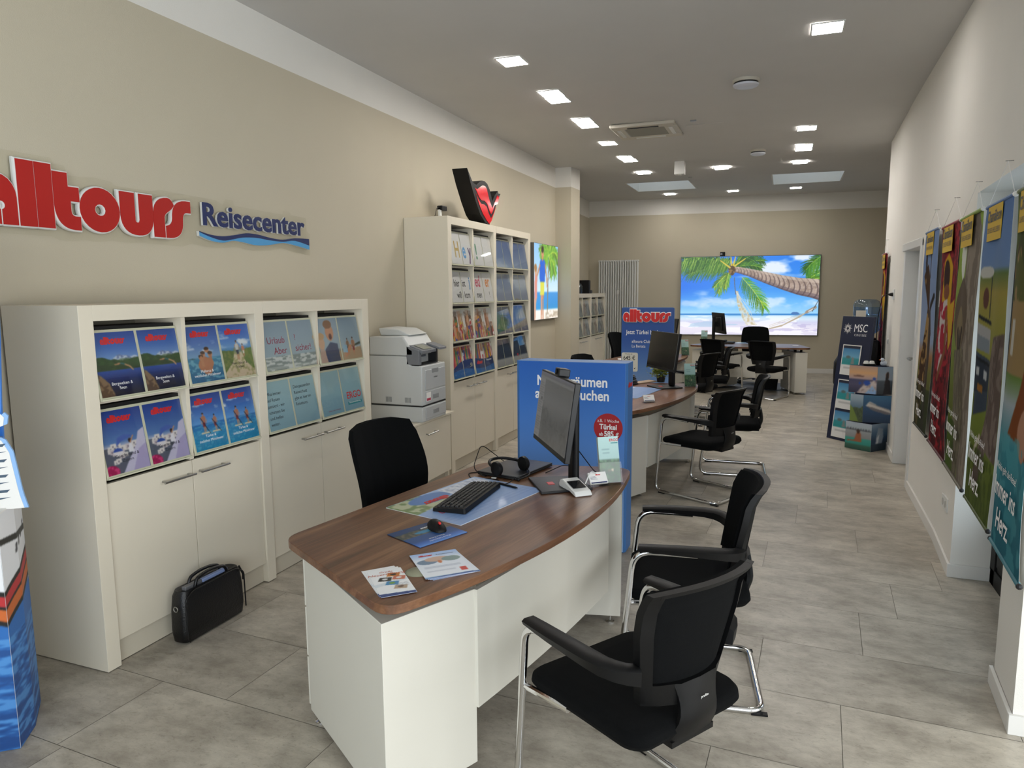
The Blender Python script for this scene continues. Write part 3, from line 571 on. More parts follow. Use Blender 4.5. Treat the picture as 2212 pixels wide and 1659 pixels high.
def poster(name, label, art, sl, x0=0, x1=1, y0=0, y1=1, group=None, cat='poster', words=()):
    k, s, q, M, w, h = sl
    if not hasattr(art, 'inked'): art.a = art.a*.88; art.inked = True
    if (y0, y1) != (0, 1):
        b = Art.__new__(Art); j0 = int(y0*(art.h-1)); j1 = int(y1*(art.h-1)); b.a = art.a[j0:j1+1]; b.w = art.w; b.h = j1-j0+1; art = b
    L = Matrix.Translation(M.translation); R = M.to_3x3().to_4x4()
    o = picture(name, art, R, w, h, M_print1, x0=x0, x1=x1, loc=M.translation); tagp(o, label, cat, group)
    for args in words:
        st, size, x, y, m = args[:5]; kw = args[5] if len(args) > 5 else {}
        mb = MB(); F = R@Matrix.Translation((x*w, y*h, .0007))
        if st == 'LOGO': logo(mb, F@Matrix.Translation((-2.5*size, 0, 0)), size, italic=.08)
        else: txt(mb, st, size, F, **kw)
        obj('logo' if st == 'LOGO' else 'lettering', mb, m, o)
    return o
rown = {2: ['bottom', 'top'], 4: ['bottom', 'third', 'second', 'top']}
# low cabinets, left foreground
c1, S1 = cabinet('low cream brochure cabinet nearest the camera, bag at its foot', 1.556, 2, .065, .065, 2.092, -2.628)
c2, S2 = cabinet('low cream brochure cabinet beside the printer, insurance posters in it', 1.556, 2, .0, .072, 3.104, -2.628, W=.962)
berg, berg2, fam, pth, gre, pad = art_berg(), art_berg(.03), art_family(), art_path(), art_greece(), art_paddle()
def lg(h=.024, y=.31): return ('LOGO', h, -.04, y, M_txtr)
def cap(s, m=M_txtw, y=-.33, s2=None, y2=-.4): return [(s, .019, 0, y, m)]+([(s2, .019, 0, y2, m)] if s2 else [])
for sl in S1:
    k, s, q, M, w, h = sl; side = ('left', 'right')[q]
    if (k, s) == (1, 0): poster('travel_poster', 'mountain lake poster Bergwelten & Seen with diver, '+side+' one of the two', (berg, berg2)[q], sl, words=[lg()]+cap('Bergwelten &', s2='Seen'), group='travel posters in the nearest low cabinet')
    if (k, s) == (1, 1) and q == 0: poster('travel_poster', 'poster of a family in the sea, Mallorca & westliches Mittelmeer', fam, sl, words=[lg()]+cap('Mallorca &', s2='westliches Mittelmeer'), group='travel posters in the nearest low cabinet')
    if (k, s) == (1, 1) and q == 1: poster('travel_poster', 'poster of people on a sandy dune path, Meer, Natur & Erleben', pth, sl, words=[lg()]+cap('Meer, Natur &', m=M_txtd, y=-.26, s2='Erleben', y2=-.33), group='travel posters in the nearest low cabinet')
    if (k, s) == (0, 0): poster('travel_poster', 'white village poster Griechenland & Zypern, woman with blue scarf, '+side+' one', gre, sl, words=[lg()]+cap('Griechenland &', m=M_txtd, y=-.25, s2='Zypern', y2=-.33), group='travel posters in the nearest low cabinet')
    if (k, s) == (0, 1): poster('travel_poster', 'stand-up paddler poster Türkei & östliches Mittelmeer, '+side+' one', pad, sl, words=[lg(y=.32)]+cap('Türkei &', y=-.28, s2='östliches Mittelmeer', y2=-.36), group='travel posters in the nearest low cabinet')
sky2, ergo = art_sky2(), art_plain()
M_urlaub = mat('wine_red_lettering', '8c2440', .5); M_teal = mat('teal_print', '1d7f86', .5)
I2 = {(1, 0, 0): ('grey sea poster reading Urlaub Aber', [('Urlaub', .055, 0, .05, M_urlaub), ('Aber', .055, .12, -.17, M_urlaub)]), (1, 0, 1): ('grey sea poster reading ? sicher!', [('?', .05, -.3, .08, M_urlaub), ('sicher!', .055, .0, -.15, M_urlaub)]),
      (1, 1, 0): ('poster with a laughing blond boy in a blue shirt', []), (1, 1, 1): ('poster with two people running on a beach', []),
      (0, 0, 0): ('pale blue poster beginning Was immer auf Reisen', [(t, .026, -.44, .22-.125*i, M_txtd, dict(align='LEFT')) for i, t in enumerate(('Was immer', 'auf Reisen', 'passiert - wir', 'schützen Sie', 'und helfen', 'weiter.'))]),
      (0, 0, 1): ('pale blue poster beginning Den passenden Reiseschutz', [(t, .026, -.42, .28-.125*i, M_txtd, dict(align='LEFT')) for i, t in enumerate(('Den passenden', 'Reiseschutz', 'gibt es hier im', 'Reisebüro.'))]),
      (0, 1, 0): ('plain pale blue poster with a small line at its foot', [("Einfach, weil's wichtig ist.", .013, .05, -.42, M_urlaub)]), (0, 1, 1): ('pale blue insurance poster with large red four-letter logo', [('ERGO', .062, .05, -.22, M_txtr, dict(fat=.01)), ('Reiseversicherung', .0175, .05, -.345, M_txtw, dict(y=.002))])}
for sl in S2:
    k, s, q, M, w, h = sl; lb, wd = I2[(k, s, q)]; xa = (s*2+q)/4
    o = poster('insurance_poster', lb, sky2 if k else ergo, sl, x0=xa, x1=xa+.25, words=wd, group='insurance posters in the second low cabinet')
    if (k, s, q) == (0, 1, 1): R = M.to_3x3().to_4x4(); obj('teal_band', MB().box(.05*w-.078, .05*w+.078, -.37*h, -.30*h, .0002, .0005, R), M_teal, o)
# tall cabinets
c3, S3 = cabinet('tall cream brochure cabinet with colourful greeting posters, nearer one', 2.232, 4, .07, .06, 5.55, -2.678, depth=.418)
c4, S4 = cabinet('tall cream brochure cabinet with dark sea posters, farther one', 2.232, 4, .0, .065, 6.562, -2.678, W=.93, depth=.418)
hands, voy = art_hands(), art_voyage(); blank = Art(8, 12, 'e6e4e2')
cl = lambda n, c: mat('print_'+n, c, .5)
HEY = {(3, 0, 0): [('H', .2, .1, -.28, cl('gold', 'b0923c'), dict(fat=.02, xs=.75))], (3, 0, 1): [('e', .2, -.28, -.28, cl('blue', '3f86bc'), dict(fat=.02, xs=.75)), ('y', .2, .28, -.28, cl('purple', '4c2a5c'), dict(fat=.02, xs=.75))],
       (3, 1, 0): [('!', .2, -.2, -.28, cl('green', '2f7a50'), dict(fat=.02))], (3, 1, 1): [],
       (2, 0, 0): [('hier', .09, .1, .02, M_txtd, dict(fat=.01, xs=.8)), ('will', .085, .2, -.36, M_txtd, dict(fat=.01, xs=.8))], (2, 0, 1): [('ist', .09, -.28, .02, M_txtd, dict(fat=.01, xs=.8)), ('j', .13, .32, .02, cl('blue', '3f86bc'), dict(fat=.02)), ('kom', .085, -.08, -.36, M_txtd, dict(fat=.01, xs=.8))],
       (2, 1, 0): [('ed', .15, .0, .02, cl('wine', 'b43c58'), dict(fat=.02, xs=.8)), ('men', .085, .0, -.36, M_txtd, dict(fat=.01, xs=.8))], (2, 1, 1): [('er', .15, .0, .02, cl('orange', 'c87c38'), dict(fat=.02, xs=.8)), ('!', .085, .1, -.36, M_txtd)],
       (0, 0, 1): [('50', .05, .25, -.22, mat('print_pale_gold', 'cfc088', .5), dict(sh=.3))], (0, 1, 0): [('LOGO', .026, .0, -.2, M_txtr)], (0, 1, 1): [('Reisecenter', .026, 0, -.14, M_txtw)]}
colw = ['first', 'second', 'third', 'fourth']
for sl in S3:
    k, s, q, M, w, h = sl; xa = (s*2+q)/4; wd = HEY.get((k, s, q), [])
    lb = ['multicoloured painted hands poster', 'flag painted hands poster', 'white poster of the line hier ist jeder willkommen', 'white poster of the Hey ! greeting'][k]+', %s column of the nearer tall cabinet' % colw[s*2+q]+', '+rown[4][::-1][3-k]+' row'
    lb = ' '.join(lb.split()[:16]).rstrip(','); 
    if k >= 2: poster('greeting_poster', lb, blank, sl, words=wd, group='posters in the nearer tall cabinet')
    else: poster('greeting_poster', lb, hands, sl, x0=xa, x1=xa+.25, y0=k*.5, y1=k*.5+.5, words=wd, group='posters in the nearer tall cabinet')
for sl in S4:
    k, s, q, M, w, h = sl; xa = (s*2+q)/4
    lb = ['dark water poster with grey foot', 'dark sea and rock poster', 'grey blue sky and cliff poster', 'blue sky poster'][k]+', %s column of the farther tall cabinet, %s row' % (colw[s*2+q], rown[4][k])
    o = poster('cruise_poster', lb, voy, sl, x0=xa, x1=xa+.25, y0=k*.25, y1=k*.25+.25, group='posters in the farther tall cabinet')
    if (k, s, q) == (0, 1, 0): R = M.to_3x3().to_4x4(); mb = MB(); shape(mb, [[(-.02, .03), (.02, .03), (0, -.01)]], R@Matrix.Translation((.02, -.07, .0006))); obj('emblem', mb, M_txtr, o)
# small cabinets round the corner of the pillar
pals = [('9a9c98', '6a6e72', 'c8c8c4', '7a5a4a'), ('8f9698', '5a6668', 'cfd2d0', '405868'), ('a8a49c', '6c5c54', 'd0ccc4', '8c4038'), ('7f8c98', '46566a', 'c4ccd4', '9fb4c4')]
for i, (oy, ls) in enumerate(((11.07, .06), (12.09, .0))):
    t, S = cabinet('small cream brochure cabinet against the wall beyond the pillar, '+('half hidden one' if i == 0 else 'one next to the radiator'), 1.55, 2, ls, .06, oy, -3.155, W=.94, depth=.40)
    for n, sl in enumerate(S): poster('brochure_sheet', 'faded brochure sheet in the %s small cabinet, %s row, %s column' % (('half hidden', 'radiator-side')[i], rown[2][sl[0]], colw[sl[1]*2+sl[2]]), art_vague(n+i*9, pals[(n+i) % 4]), sl, group='brochure sheets in the small cabinets')
# low sideboard under the printer
t = thing('sideboard', 'low cream sideboard carrying the printer', 'sideboard', (-2.6, 4.16, 0), 90)
mb = MB(); mb.box(-.0, .02, .02, .48, .08, .582); mb.box(1.12, 1.15, .02, .48, 0.004, .582); mb.box(.02, 1.12, .46, .48, .08, .582); obj('carcass', mb, M_cab, t, bevel=.001)
obj('worktop', MB().box(-.012, 1.20, -.012, .48, .583, .6), M_cab, t, bevel=.0015); obj('plinth', MB().box(.02, 1.12, .05, .07, .004, .1), M_kick, t)
for a, b in ((.003, .565), (.569, 1.148)):
    d = obj('door', MB().box(a, b, 0, .02, .105, .578), M_cab, t, bevel=.001); hb = MB(); x0, x1 = (a+.36, b-.03) if a < .1 else (a+.12, a+.3)
    hb.tube([(x0, -.03, .49), (x1, -.03, .49)], .0055, 10); [hb.tube([(x, 0, .49), (x, -.03, .49)], .005, 8) for x in (x0+.02, x1-.02)]; obj('handle', hb, M_steel, d)
# printer
t = thing('printer', 'grey white office printer with scanner on the low sideboard', 'printer', (-2.575, 4.775, .6), 90)
W = .40
def yr(P): return [(p[0], p[1]) for p in P]
MX = lambda x: Matrix(((0, 0, 1, x), (1, 0, 0, 0), (0, 1, 0, 0), (0, 0, 0, 1)))   # profile (y,z) swept along x
mb = MB(); mb.prism([(0, 0), (.46, 0), (.46, .12), (0, .12)], 0, W, MX(0)); obj('lower_tray', mb, M_print, t, bevel=.006)
mb = MB(); mb.prism([(0, .128), (.46, .128), (.46, .51), (.13, .51), (.10, .44), (.0, .435)], 0, W, MX(0)); obj('body', mb, M_print, t, bevel=.008)
for z0, z1, dz in ((.135, .235, .06), (.245, .40, .0), (.02, .11, .05)):
    obj('front_panel', MB().box(.05, W-.004, -.004, .006, z0, z1), mat('printer_front', 'b4b6b6', .45), t, bevel=.003)
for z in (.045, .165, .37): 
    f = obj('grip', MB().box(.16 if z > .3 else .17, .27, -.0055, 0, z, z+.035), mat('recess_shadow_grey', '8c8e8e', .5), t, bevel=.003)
obj('paper_slot', MB().box(0, W, .0, .455, .12, .128), M_dark, t)
mb = MB(); mb.prism([(.07, .512), (.46, .512), (.46, .655), (.16, .665), (.10, .575), (.07, .56)], 0, W, MX(0)); obj('scanner', mb, M_print, t, bevel=.012)
mb = MB(); mb.prism([(.14, .665), (.40, .66), (.42, .72), (.24, .71)], .08, W-.02, MX(0)); obj('document_feeder', mb, M_print, t, bevel=.008)
mb = MB(); mb.prism([(-.002, .555), (.13, .60), (.13, .575), (.0, .53)], .015, .25, MX(0)); mb.prism([(.02, .445), (.13, .445), (.13, .59), (.02, .555)], .0, .04, MX(0)); mb.box(.04, .3, .12, .13, .445, .59); mb.prism([(-.03, .565), (.09, .60), (.09, .585), (-.03, .545)], .25, .37, MX(0))
obj('control_panel', mb, M_pgrey, t, bevel=.004)
mb = MB(); mb.prism([(.01, .5635), (.095, .5925), (.095, .591), (.01, .562)], .06, .19, MX(0)); obj('display', mb, mat('printer_display', '8b8c80', .25), t)
mb = MB(); mb.box(.015, .3, .03, .12, .437, .448); mb.box(.30, .33, .03, .10, .44, .56); obj('output_tray', mb, M_dark, t)
F = frame((.22, -.0048, .33), (1, 0, 0)); obj('lettering', txt(MB(), 'brother', .02, F, fat=.01), M_txtd, t)
mb = MB(); mb.box(.06, .135, -.0048, -.004, .155, .225); st = obj('sticker', mb, M_paper, t); obj('red_strip', MB().box(.065, .13, -.0053, -.0049, .16, .18), cl('wine', 'b43c58'), st)
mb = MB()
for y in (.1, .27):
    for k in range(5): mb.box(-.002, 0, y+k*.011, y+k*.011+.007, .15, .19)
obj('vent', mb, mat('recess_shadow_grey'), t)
# red and black heart-shaped light-box emblem on the tall cabinets
zr = 2.232
t = thing('light_box_sign', 'red and black emblem light-box sign standing on the tall cabinets', 'sign', (-2.72, 0, 0))
s_, ox_, oy_ = .1627, 940, 350
def sg(px, py):   # drawing units of the emblem -> wall-parallel metres (y, z)
    return (5.99+(px-395)*.00193+max(0, px-395)*.0000, 2.697-(py-82)*.000634*1.0-(px-395)*.0000)
_m = {}
OUT = [(395, 82, 5.985, 2.70), (450, 220, 6.085, 2.608), (475, 262, 6.13, 2.585), (508, 283, 6.185, 2.578), (545, 245, 6.25, 2.61), (585, 215, 6.32, 2.635), (620, 222, 6.385, 2.638), (655, 262, 6.45, 2.62), (685, 330, 6.505, 2.575), (705, 420, 6.545, 2.512), (716, 478, 6.565, 2.468), (750, 400, 6.625, 2.53), (795, 330, 6.71, 2.588), (805, 368, 6.73, 2.565), (833, 368, 6.785, 2.57), (775, 525, 6.67, 2.452), (735, 660, 6.59, 2.345), (683, 815, 6.485, 2.236), (625, 760, 6.38, 2.258), (560, 650, 6.27, 2.32), (500, 480, 6.17, 2.43), (440, 260, 6.06, 2.575)]
P = [(y, z) for _, _, y, z in OUT]; MY = Matrix(((0, 0, 1, 0), (1, 0, 0, 0), (0, 1, 0, 0), (0, 0, 0, 1)))
mb = MB(); shape(mb, [P], MY@Matrix.Translation((0, 0, -.075)), ext=.075); obj('housing', mb, M_black, t)
r1 = [(6.155, 2.548), (6.2, 2.54), (6.26, 2.565), (6.33, 2.592), (6.39, 2.59), (6.43, 2.57), (6.48, 2.49), (6.535, 2.43), (6.565, 2.405), (6.62, 2.46), (6.70, 2.545), (6.73, 2.53), (6.75, 2.545), (6.70, 2.46), (6.62, 2.44), (6.57, 2.375), (6.535, 2.345), (6.49, 2.37), (6.44, 2.43), (6.37, 2.455), (6.30, 2.45), (6.24, 2.475), (6.19, 2.52)]
r2 = [(6.175, 2.50), (6.22, 2.455), (6.29, 2.418), (6.36, 2.42), (6.42, 2.405), (6.47, 2.345), (6.53, 2.305), (6.60, 2.36), (6.655, 2.425), (6.60, 2.355), (6.535, 2.28), (6.485, 2.25), (6.42, 2.275), (6.33, 2.33), (6.24, 2.41)]
mb = MB()
for r in (r1, r2): shape(mb, [r], MY@Matrix.Translation((0, 0, .001)), ext=.002)
obj('red_face', mb, mat('glossy_red_acrylic', 'e01222', .12, coat=.5), t)
t = thing('charger_plug', 'small black power adapter on a white stand atop the tall cabinet', 'power adapter', (-2.85, 5.72, 2.233))
obj('stand', MB().box(-.012, .012, -.05, -.02, 0, .09), M_wpl, t, bevel=.003); obj('adapter', MB().box(-.02, .03, -.05, .05, .07, .11), M_black, t, bevel=.006)
mb = MB(); mb.tube(fillet([(0, -.05, .1), (0, -.1, .08), (0, -.13, .003), (-.1, -.1, .003)], .03), .0025, 6); obj('lead', mb, M_black, t)
# red and blue company sign on the wall
t = thing('wall_sign', 'large red and blue lettered Reisecenter sign on clear acrylic, on the beige wall', 'sign', (-3.1, 0, 0))
def WF(y, z, x): return Matrix(((0, 0, 1, x), (1, 0, 0, y), (0, 1, 0, z), (0, 0, 0, 1)))
h = .207; xs_ = 1.069; y0 = 2.137-.715*h*xs_; z0 = 1.893
mc = clear_mat('sign_acrylic', (.985, .985, .975), .01)
def pad_poly(P, d): return P
pl = MB(); shape(pl, [[(y0-.06, 1.86), (2.3, 1.86), (2.33, 1.845), (2.40, 1.845), (2.46, 1.855), (2.52, 1.848), (2.60, 1.86), (2.70, 1.855), (2.78, 1.862), (2.80, 1.86), (3.04, 1.855), (3.10, 1.875), (3.20, 1.865), (3.32, 1.862), (3.45, 1.875), (3.60, 1.86), (3.75, 1.87), (3.87, 1.89), (3.99, 1.87), (4.16, 1.855), (4.165, 2.0), (4.13, 2.02), (4.13, 2.105), (3.98, 2.11), (3.95, 2.13), (3.9, 2.13), (3.89, 2.105), (3.45, 2.115), (3.44, 2.145), (3.38, 2.145), (3.36, 2.11), (3.30, 2.13), (3.13, 2.135), (2.9, 2.14), (2.86, 2.125), (2.64, 2.125), (2.62, 2.14), (2.52, 2.15), (2.46, 2.14), (2.39, 2.14), (2.38, 2.18), (2.33, 2.18), (2.32, 2.205), (2.09, 2.205), (2.08, 2.14), (y0-.06, 2.14)]], WF(0, 0, .006), ext=.0025)
obj('acrylic_backing', pl, mc, t)
mb = MB(); logo(mb, WF(y0, z0, .021), h, ext=.005, bev=.008, res=1, xs=xs_); obj('white_rim', mb, M_wpl, t)
mb = MB(); logo(mb, WF(y0, z0, .035), h, ext=.002, bev=.0, res=1, xs=xs_); obj('red_letters', mb, mat('sign_red', 'b0140e', .4), t)
mb = MB(); txtfit(mb, 'Reisecenter', .905, .119, WF(3.172, 1.983, .022), fat=.026, ext=.006); obj('white_base_letters', mb, M_wpl, t)
mb = MB(); txtfit(mb, 'Reisecenter', .905, .119, WF(3.174, 1.984, .0305), fat=.022, ext=.002); obj('blue_letters', mb, M_navy, t)
up_ = [(3.146, 1.946), (3.232, 1.931), (3.323, 1.929), (3.418, 1.942), (3.519, 1.96), (3.622, 1.959), (3.744, 1.946), (3.857, 1.943), (3.978, 1.960), (4.13, 1.965)]
md_ = [(3.146, 1.94), (3.231, 1.917), (3.321, 1.904), (3.403, 1.916), (3.488, 1.932), (3.605, 1.938), (3.727, 1.931), (3.856, 1.930), (3.977, 1.943), (4.13, 1.92)]
lo_ = [(3.146, 1.92), (3.229, 1.898), (3.32, 1.892), (3.402, 1.908), (3.486, 1.905), (3.601, 1.893), (3.725, 1.902), (3.856, 1.922), (3.974, 1.914), (4.13, 1.893)]
def smooth_line(P, n=4):
    o = []
    for i in range(len(P)-1):
        p0, p1, p2, p3 = [Vector(P[max(0, min(len(P)-1, i+k))]) for k in (-1, 0, 1, 2)]
        for k in range(n): u = k/n; v = .5*((2*p1)+(p2-p0)*u+(2*p0-5*p1+4*p2-p3)*u*u+(3*p1-p0-3*p2+p3)*u**3); o.append((v.x, v.y))
    return o+[P[-1]]
up, md, lo = smooth_line(up_), smooth_line(md_), smooth_line(lo_)
mb = MB(); shape(mb, [lo+up[::-1]], WF(0, 0, .014), ext=.01); obj('white_base_wave', mb, M_wpl, t)
mb = MB(); shape(mb, [lo+md[::-1]], WF(0, 0, .0255), ext=.001); obj('light_blue_wave', mb, M_sky, t)
mb = MB(); shape(mb, [md+up[::-1]], WF(0, 0, .0255), ext=.001); obj('dark_blue_wave', mb, M_navy, t)
# black briefcase on the floor
t = thing('briefcase', 'open black leather briefcase on the floor against the low cabinet doors', 'briefcase', (-2.50, 2.325, 0), 90)
mb = MB(); L_, D_, H_ = .385, .095, .262
def ring(z, gx, gy, top=0): return [Vector((x+L_/2, y+D_/2, z+top*(.5-abs(x)/L_)*.03)) for x, y in rpoly(L_+gx, D_+gy, .03, 5)]
mb.loft([ring(.0, -.03, -.03), ring(.008, -.005, -.004), ring(.06, .004, .008), ring(.15, .0, .006), ring(.22, -.01, -.005, .3), ring(.245, -.03, -.02, 1), ring(.235, -.06, -.045, 1)]); obj('body', mb, M_leather, t, smooth=60)
mb = MB(); mb.tube(fillet([(.03, .008, .004), (.008, -.004, .03), (.008, -.004, .215), (.06, -.001, .243), (.33, -.001, .246), (.38, -.004, .215), (.383, -.004, .03)], .02), .0035, 6); obj('front_zip', mb, M_leather, t, smooth=60)
mb = MB(); mb.box(.05, .15, .035, .06, .235, .255); obj('papers', mb, mat('grey_folder', '6c6c6e', .5), t, bevel=.002); obj('papers_blue', MB().box(.15, .31, .03, .05, .24, .257), mat('blue_white_folder', '8a9cc8', .5), t, bevel=.002)
for y in (.03, .07):
    mb = MB(); mb.tube(fillet([(.1, y, .24), (.11, y, .275), (.17, y+.002, .287), (.24, y, .285), (.29, y, .27), (.30, y, .24)], .03), .008, 8); obj('handle', mb, M_leather, t, smooth=60)
mb = MB(); mb.tube([(-.006+.0*a, .045+.012*cos(a), .17-.012*sin(a)) for a in [k*pi/8 for k in range(17)]], .0022, 6, closed=True); obj('strap_ring', mb, M_steel, t)
mb = MB(); mb.tube([(.385, .03, .235), (.40, .02, .19), (.40, .02, .16)], .005, 6); obj('zip_pull', mb, M_leather, t)
# ================================================================ DESKS
def wood():
    m = bpy.data.materials.new('walnut_laminate'); m.use_nodes = True; nt = m.node_tree; b = nt.nodes['Principled BSDF']; N = nt.nodes.new; Lk = nt.links.new
    tc = N('ShaderNodeTexCoord'); mp = N('ShaderNodeMapping'); mp.inputs['Scale'].default_value = (.55, 7, 7); Lk(tc.outputs['Object'], mp.inputs[0])
    n1 = N('ShaderNodeTexNoise'); n1.inputs['Scale'].default_value = 1.6; n1.inputs['Detail'].default_value = 5; n1.inputs['Roughness'].default_value = .6; n1.inputs['Distortion'].default_value = 1.1; Lk(mp.outputs[0], n1.inputs['Vector'])
    r = N('ShaderNodeValToRGB'); e = r.color_ramp.elements; e[0].position = .28; e[0].color = (*lin('4e3626'), 1); e[1].position = .75; e[1].color = (*lin('94704f'), 1); k = r.color_ramp.elements.new(.48); k.color = (*lin('714d36'), 1); k = r.color_ramp.elements.new(.6); k.color = (*lin('855f44'), 1); Lk(n1.outputs['Fac'], r.inputs[0])
    m2 = N('ShaderNodeMapping'); m2.inputs['Scale'].default_value = (1.5, 90, 90); Lk(tc.outputs['Object'], m2.inputs[0]); n2 = N('ShaderNodeTexNoise'); n2.inputs['Scale'].default_value = 2; n2.inputs['Detail'].default_value = 4; Lk(m2.outputs[0], n2.inputs['Vector'])
    r2 = N('ShaderNodeValToRGB'); r2.color_ramp.elements[0].color = (.78, .76, .74, 1); r2.color_ramp.elements[0].position = .35; r2.color_ramp.elements[1].position = .6; Lk(n2.outputs['Fac'], r2.inputs[0])
    mx = N('ShaderNodeMix'); mx.data_type = 'RGBA'; mx.blend_type = 'MULTIPLY'; mx.inputs[0].default_value = .7; Lk(r.outputs[0], mx.inputs[6]); Lk(r2.outputs[0], mx.inputs[7]); Lk(mx.outputs[2], b.inputs['Base Color'])
    b.inputs['Roughness'].default_value = .33; return m
M_wood = wood(); TZ = .72
def corner_round(P, rs, n=6):
    out = []; m = len(P)
    for i, p in enumerate(P):
        r = rs[i]
        if not r: out.append(p); continue
        a, b, c = Vector(P[i-1]), Vector(p), Vector(P[(i+1) % m]); u = (a-b).normalized(); v = (c-b).normalized(); p0 = b+u*r; p1 = b+v*r
        for k in range(n+1): t = k/n; q = p0*(1-t)**2+b*2*t*(1-t)+p1*t*t; out.append((q.x, q.y))
    return out
arcp = [(-.925, -.715)]+[(s, -.865+.150*(abs(s)/.925)**2.0) for s in [-.8+.1*i for i in range(17)]]+[(.925, -.715)]
TOP = corner_round([(-.655, .0), ]+arcp+[(.665, .0)], [.07, .085]+[0]*17+[.10, .07])
def ped(x0, q): return q
def make_desk():
    t = thing('desk', 'x', 'desk')
    obj('tabletop', MB().prism(TOP, TZ-.028, TZ), M_wood, t, bevel=.0025)
    A = [(-.60, -.04), (-.875, -.655), (-.53, -.752), (-.26, -.04)]; B = [(.43, -.10), (.709, -.752), (.87, -.69), (.62, -.06)]
    for n, P in (('pedestal', A), ('side_cabinet', B)):
        o = obj(n, MB().prism(P, .035, .643), M_desk, t, bevel=.002)
        Q = [tuple(Vector(p)*.86+Vector((sum(a[0] for a in P)/4, sum(a[1] for a in P)/4))*.14) for p in P]
        for x, y in Q: obj('levelling_foot', MB().lathe([(.021, .0), (.021, .005), (.006, .012), (.006, .036)], c=(x, y, 0), seg=14), M_chrome, o)
        for x, y in [tuple(Vector(p)*.5+Vector((sum(a[0] for a in P)/4, sum(a[1] for a in P)/4))*.5) for p in P]: obj('spacer', MB().lathe([(.018, .643), (.018, TZ-.028)], c=(x, y, 0), seg=12), M_black, o)
    # drawers of the pedestal on the staff side
    for k in range(3):
        z = .05+k*.197; d = obj('drawer', MB().box(-.592, -.268, -.041, -.024, z, z+.19), M_desk, t, bevel=.001); obj('handle', MB().box(-.48, -.38, -.024, -.006, z+.15, z+.16), M_steel, d)
    mp = [(s, -.762-.018*(1-(s/.54)**2)) for s in [-.535+.107*i for i in range(11)]]; mp = mp+[(x, y+.018) for x, y in mp[::-1]]
    obj('modesty_panel', MB().prism(mp, .235, .643), M_desk, t)
    mb = MB(); mb.box(-.30, .50, -.45, -.40, .66, TZ-.028); obj('crossbeam', mb, M_dark, t)
    return t
U = lambda B0, a, s, v: (B0[0]+s*cos(a)+v*sin(a), B0[1]+s*sin(a)-v*cos(a))
D1 = make_desk(); D1['label'] = 'large walnut topped bow-front desk in the foreground with flyers on it'
DL = [(D1, (-1.554, 2.66), 80)]
for lb, p, a in (('walnut topped bow-front desk behind the blue box display', (-1.614, 6.06), 80), ('walnut topped bow-front desk beside the blue Jetzt Türkei board', (-2.10, 9.19), 80), ('walnut topped desk standing crosswise before the big beach screen', (-.452, 12.36), -6.5)):
    c = copy_tree(D1); c['label'] = lb; DL.append((c, p, a))
for o, p, a in DL: o.location = (p[0], p[1], 0); o.rotation_euler = (0, 0, radians(a)); o['group'] = 'walnut bow-front desks'
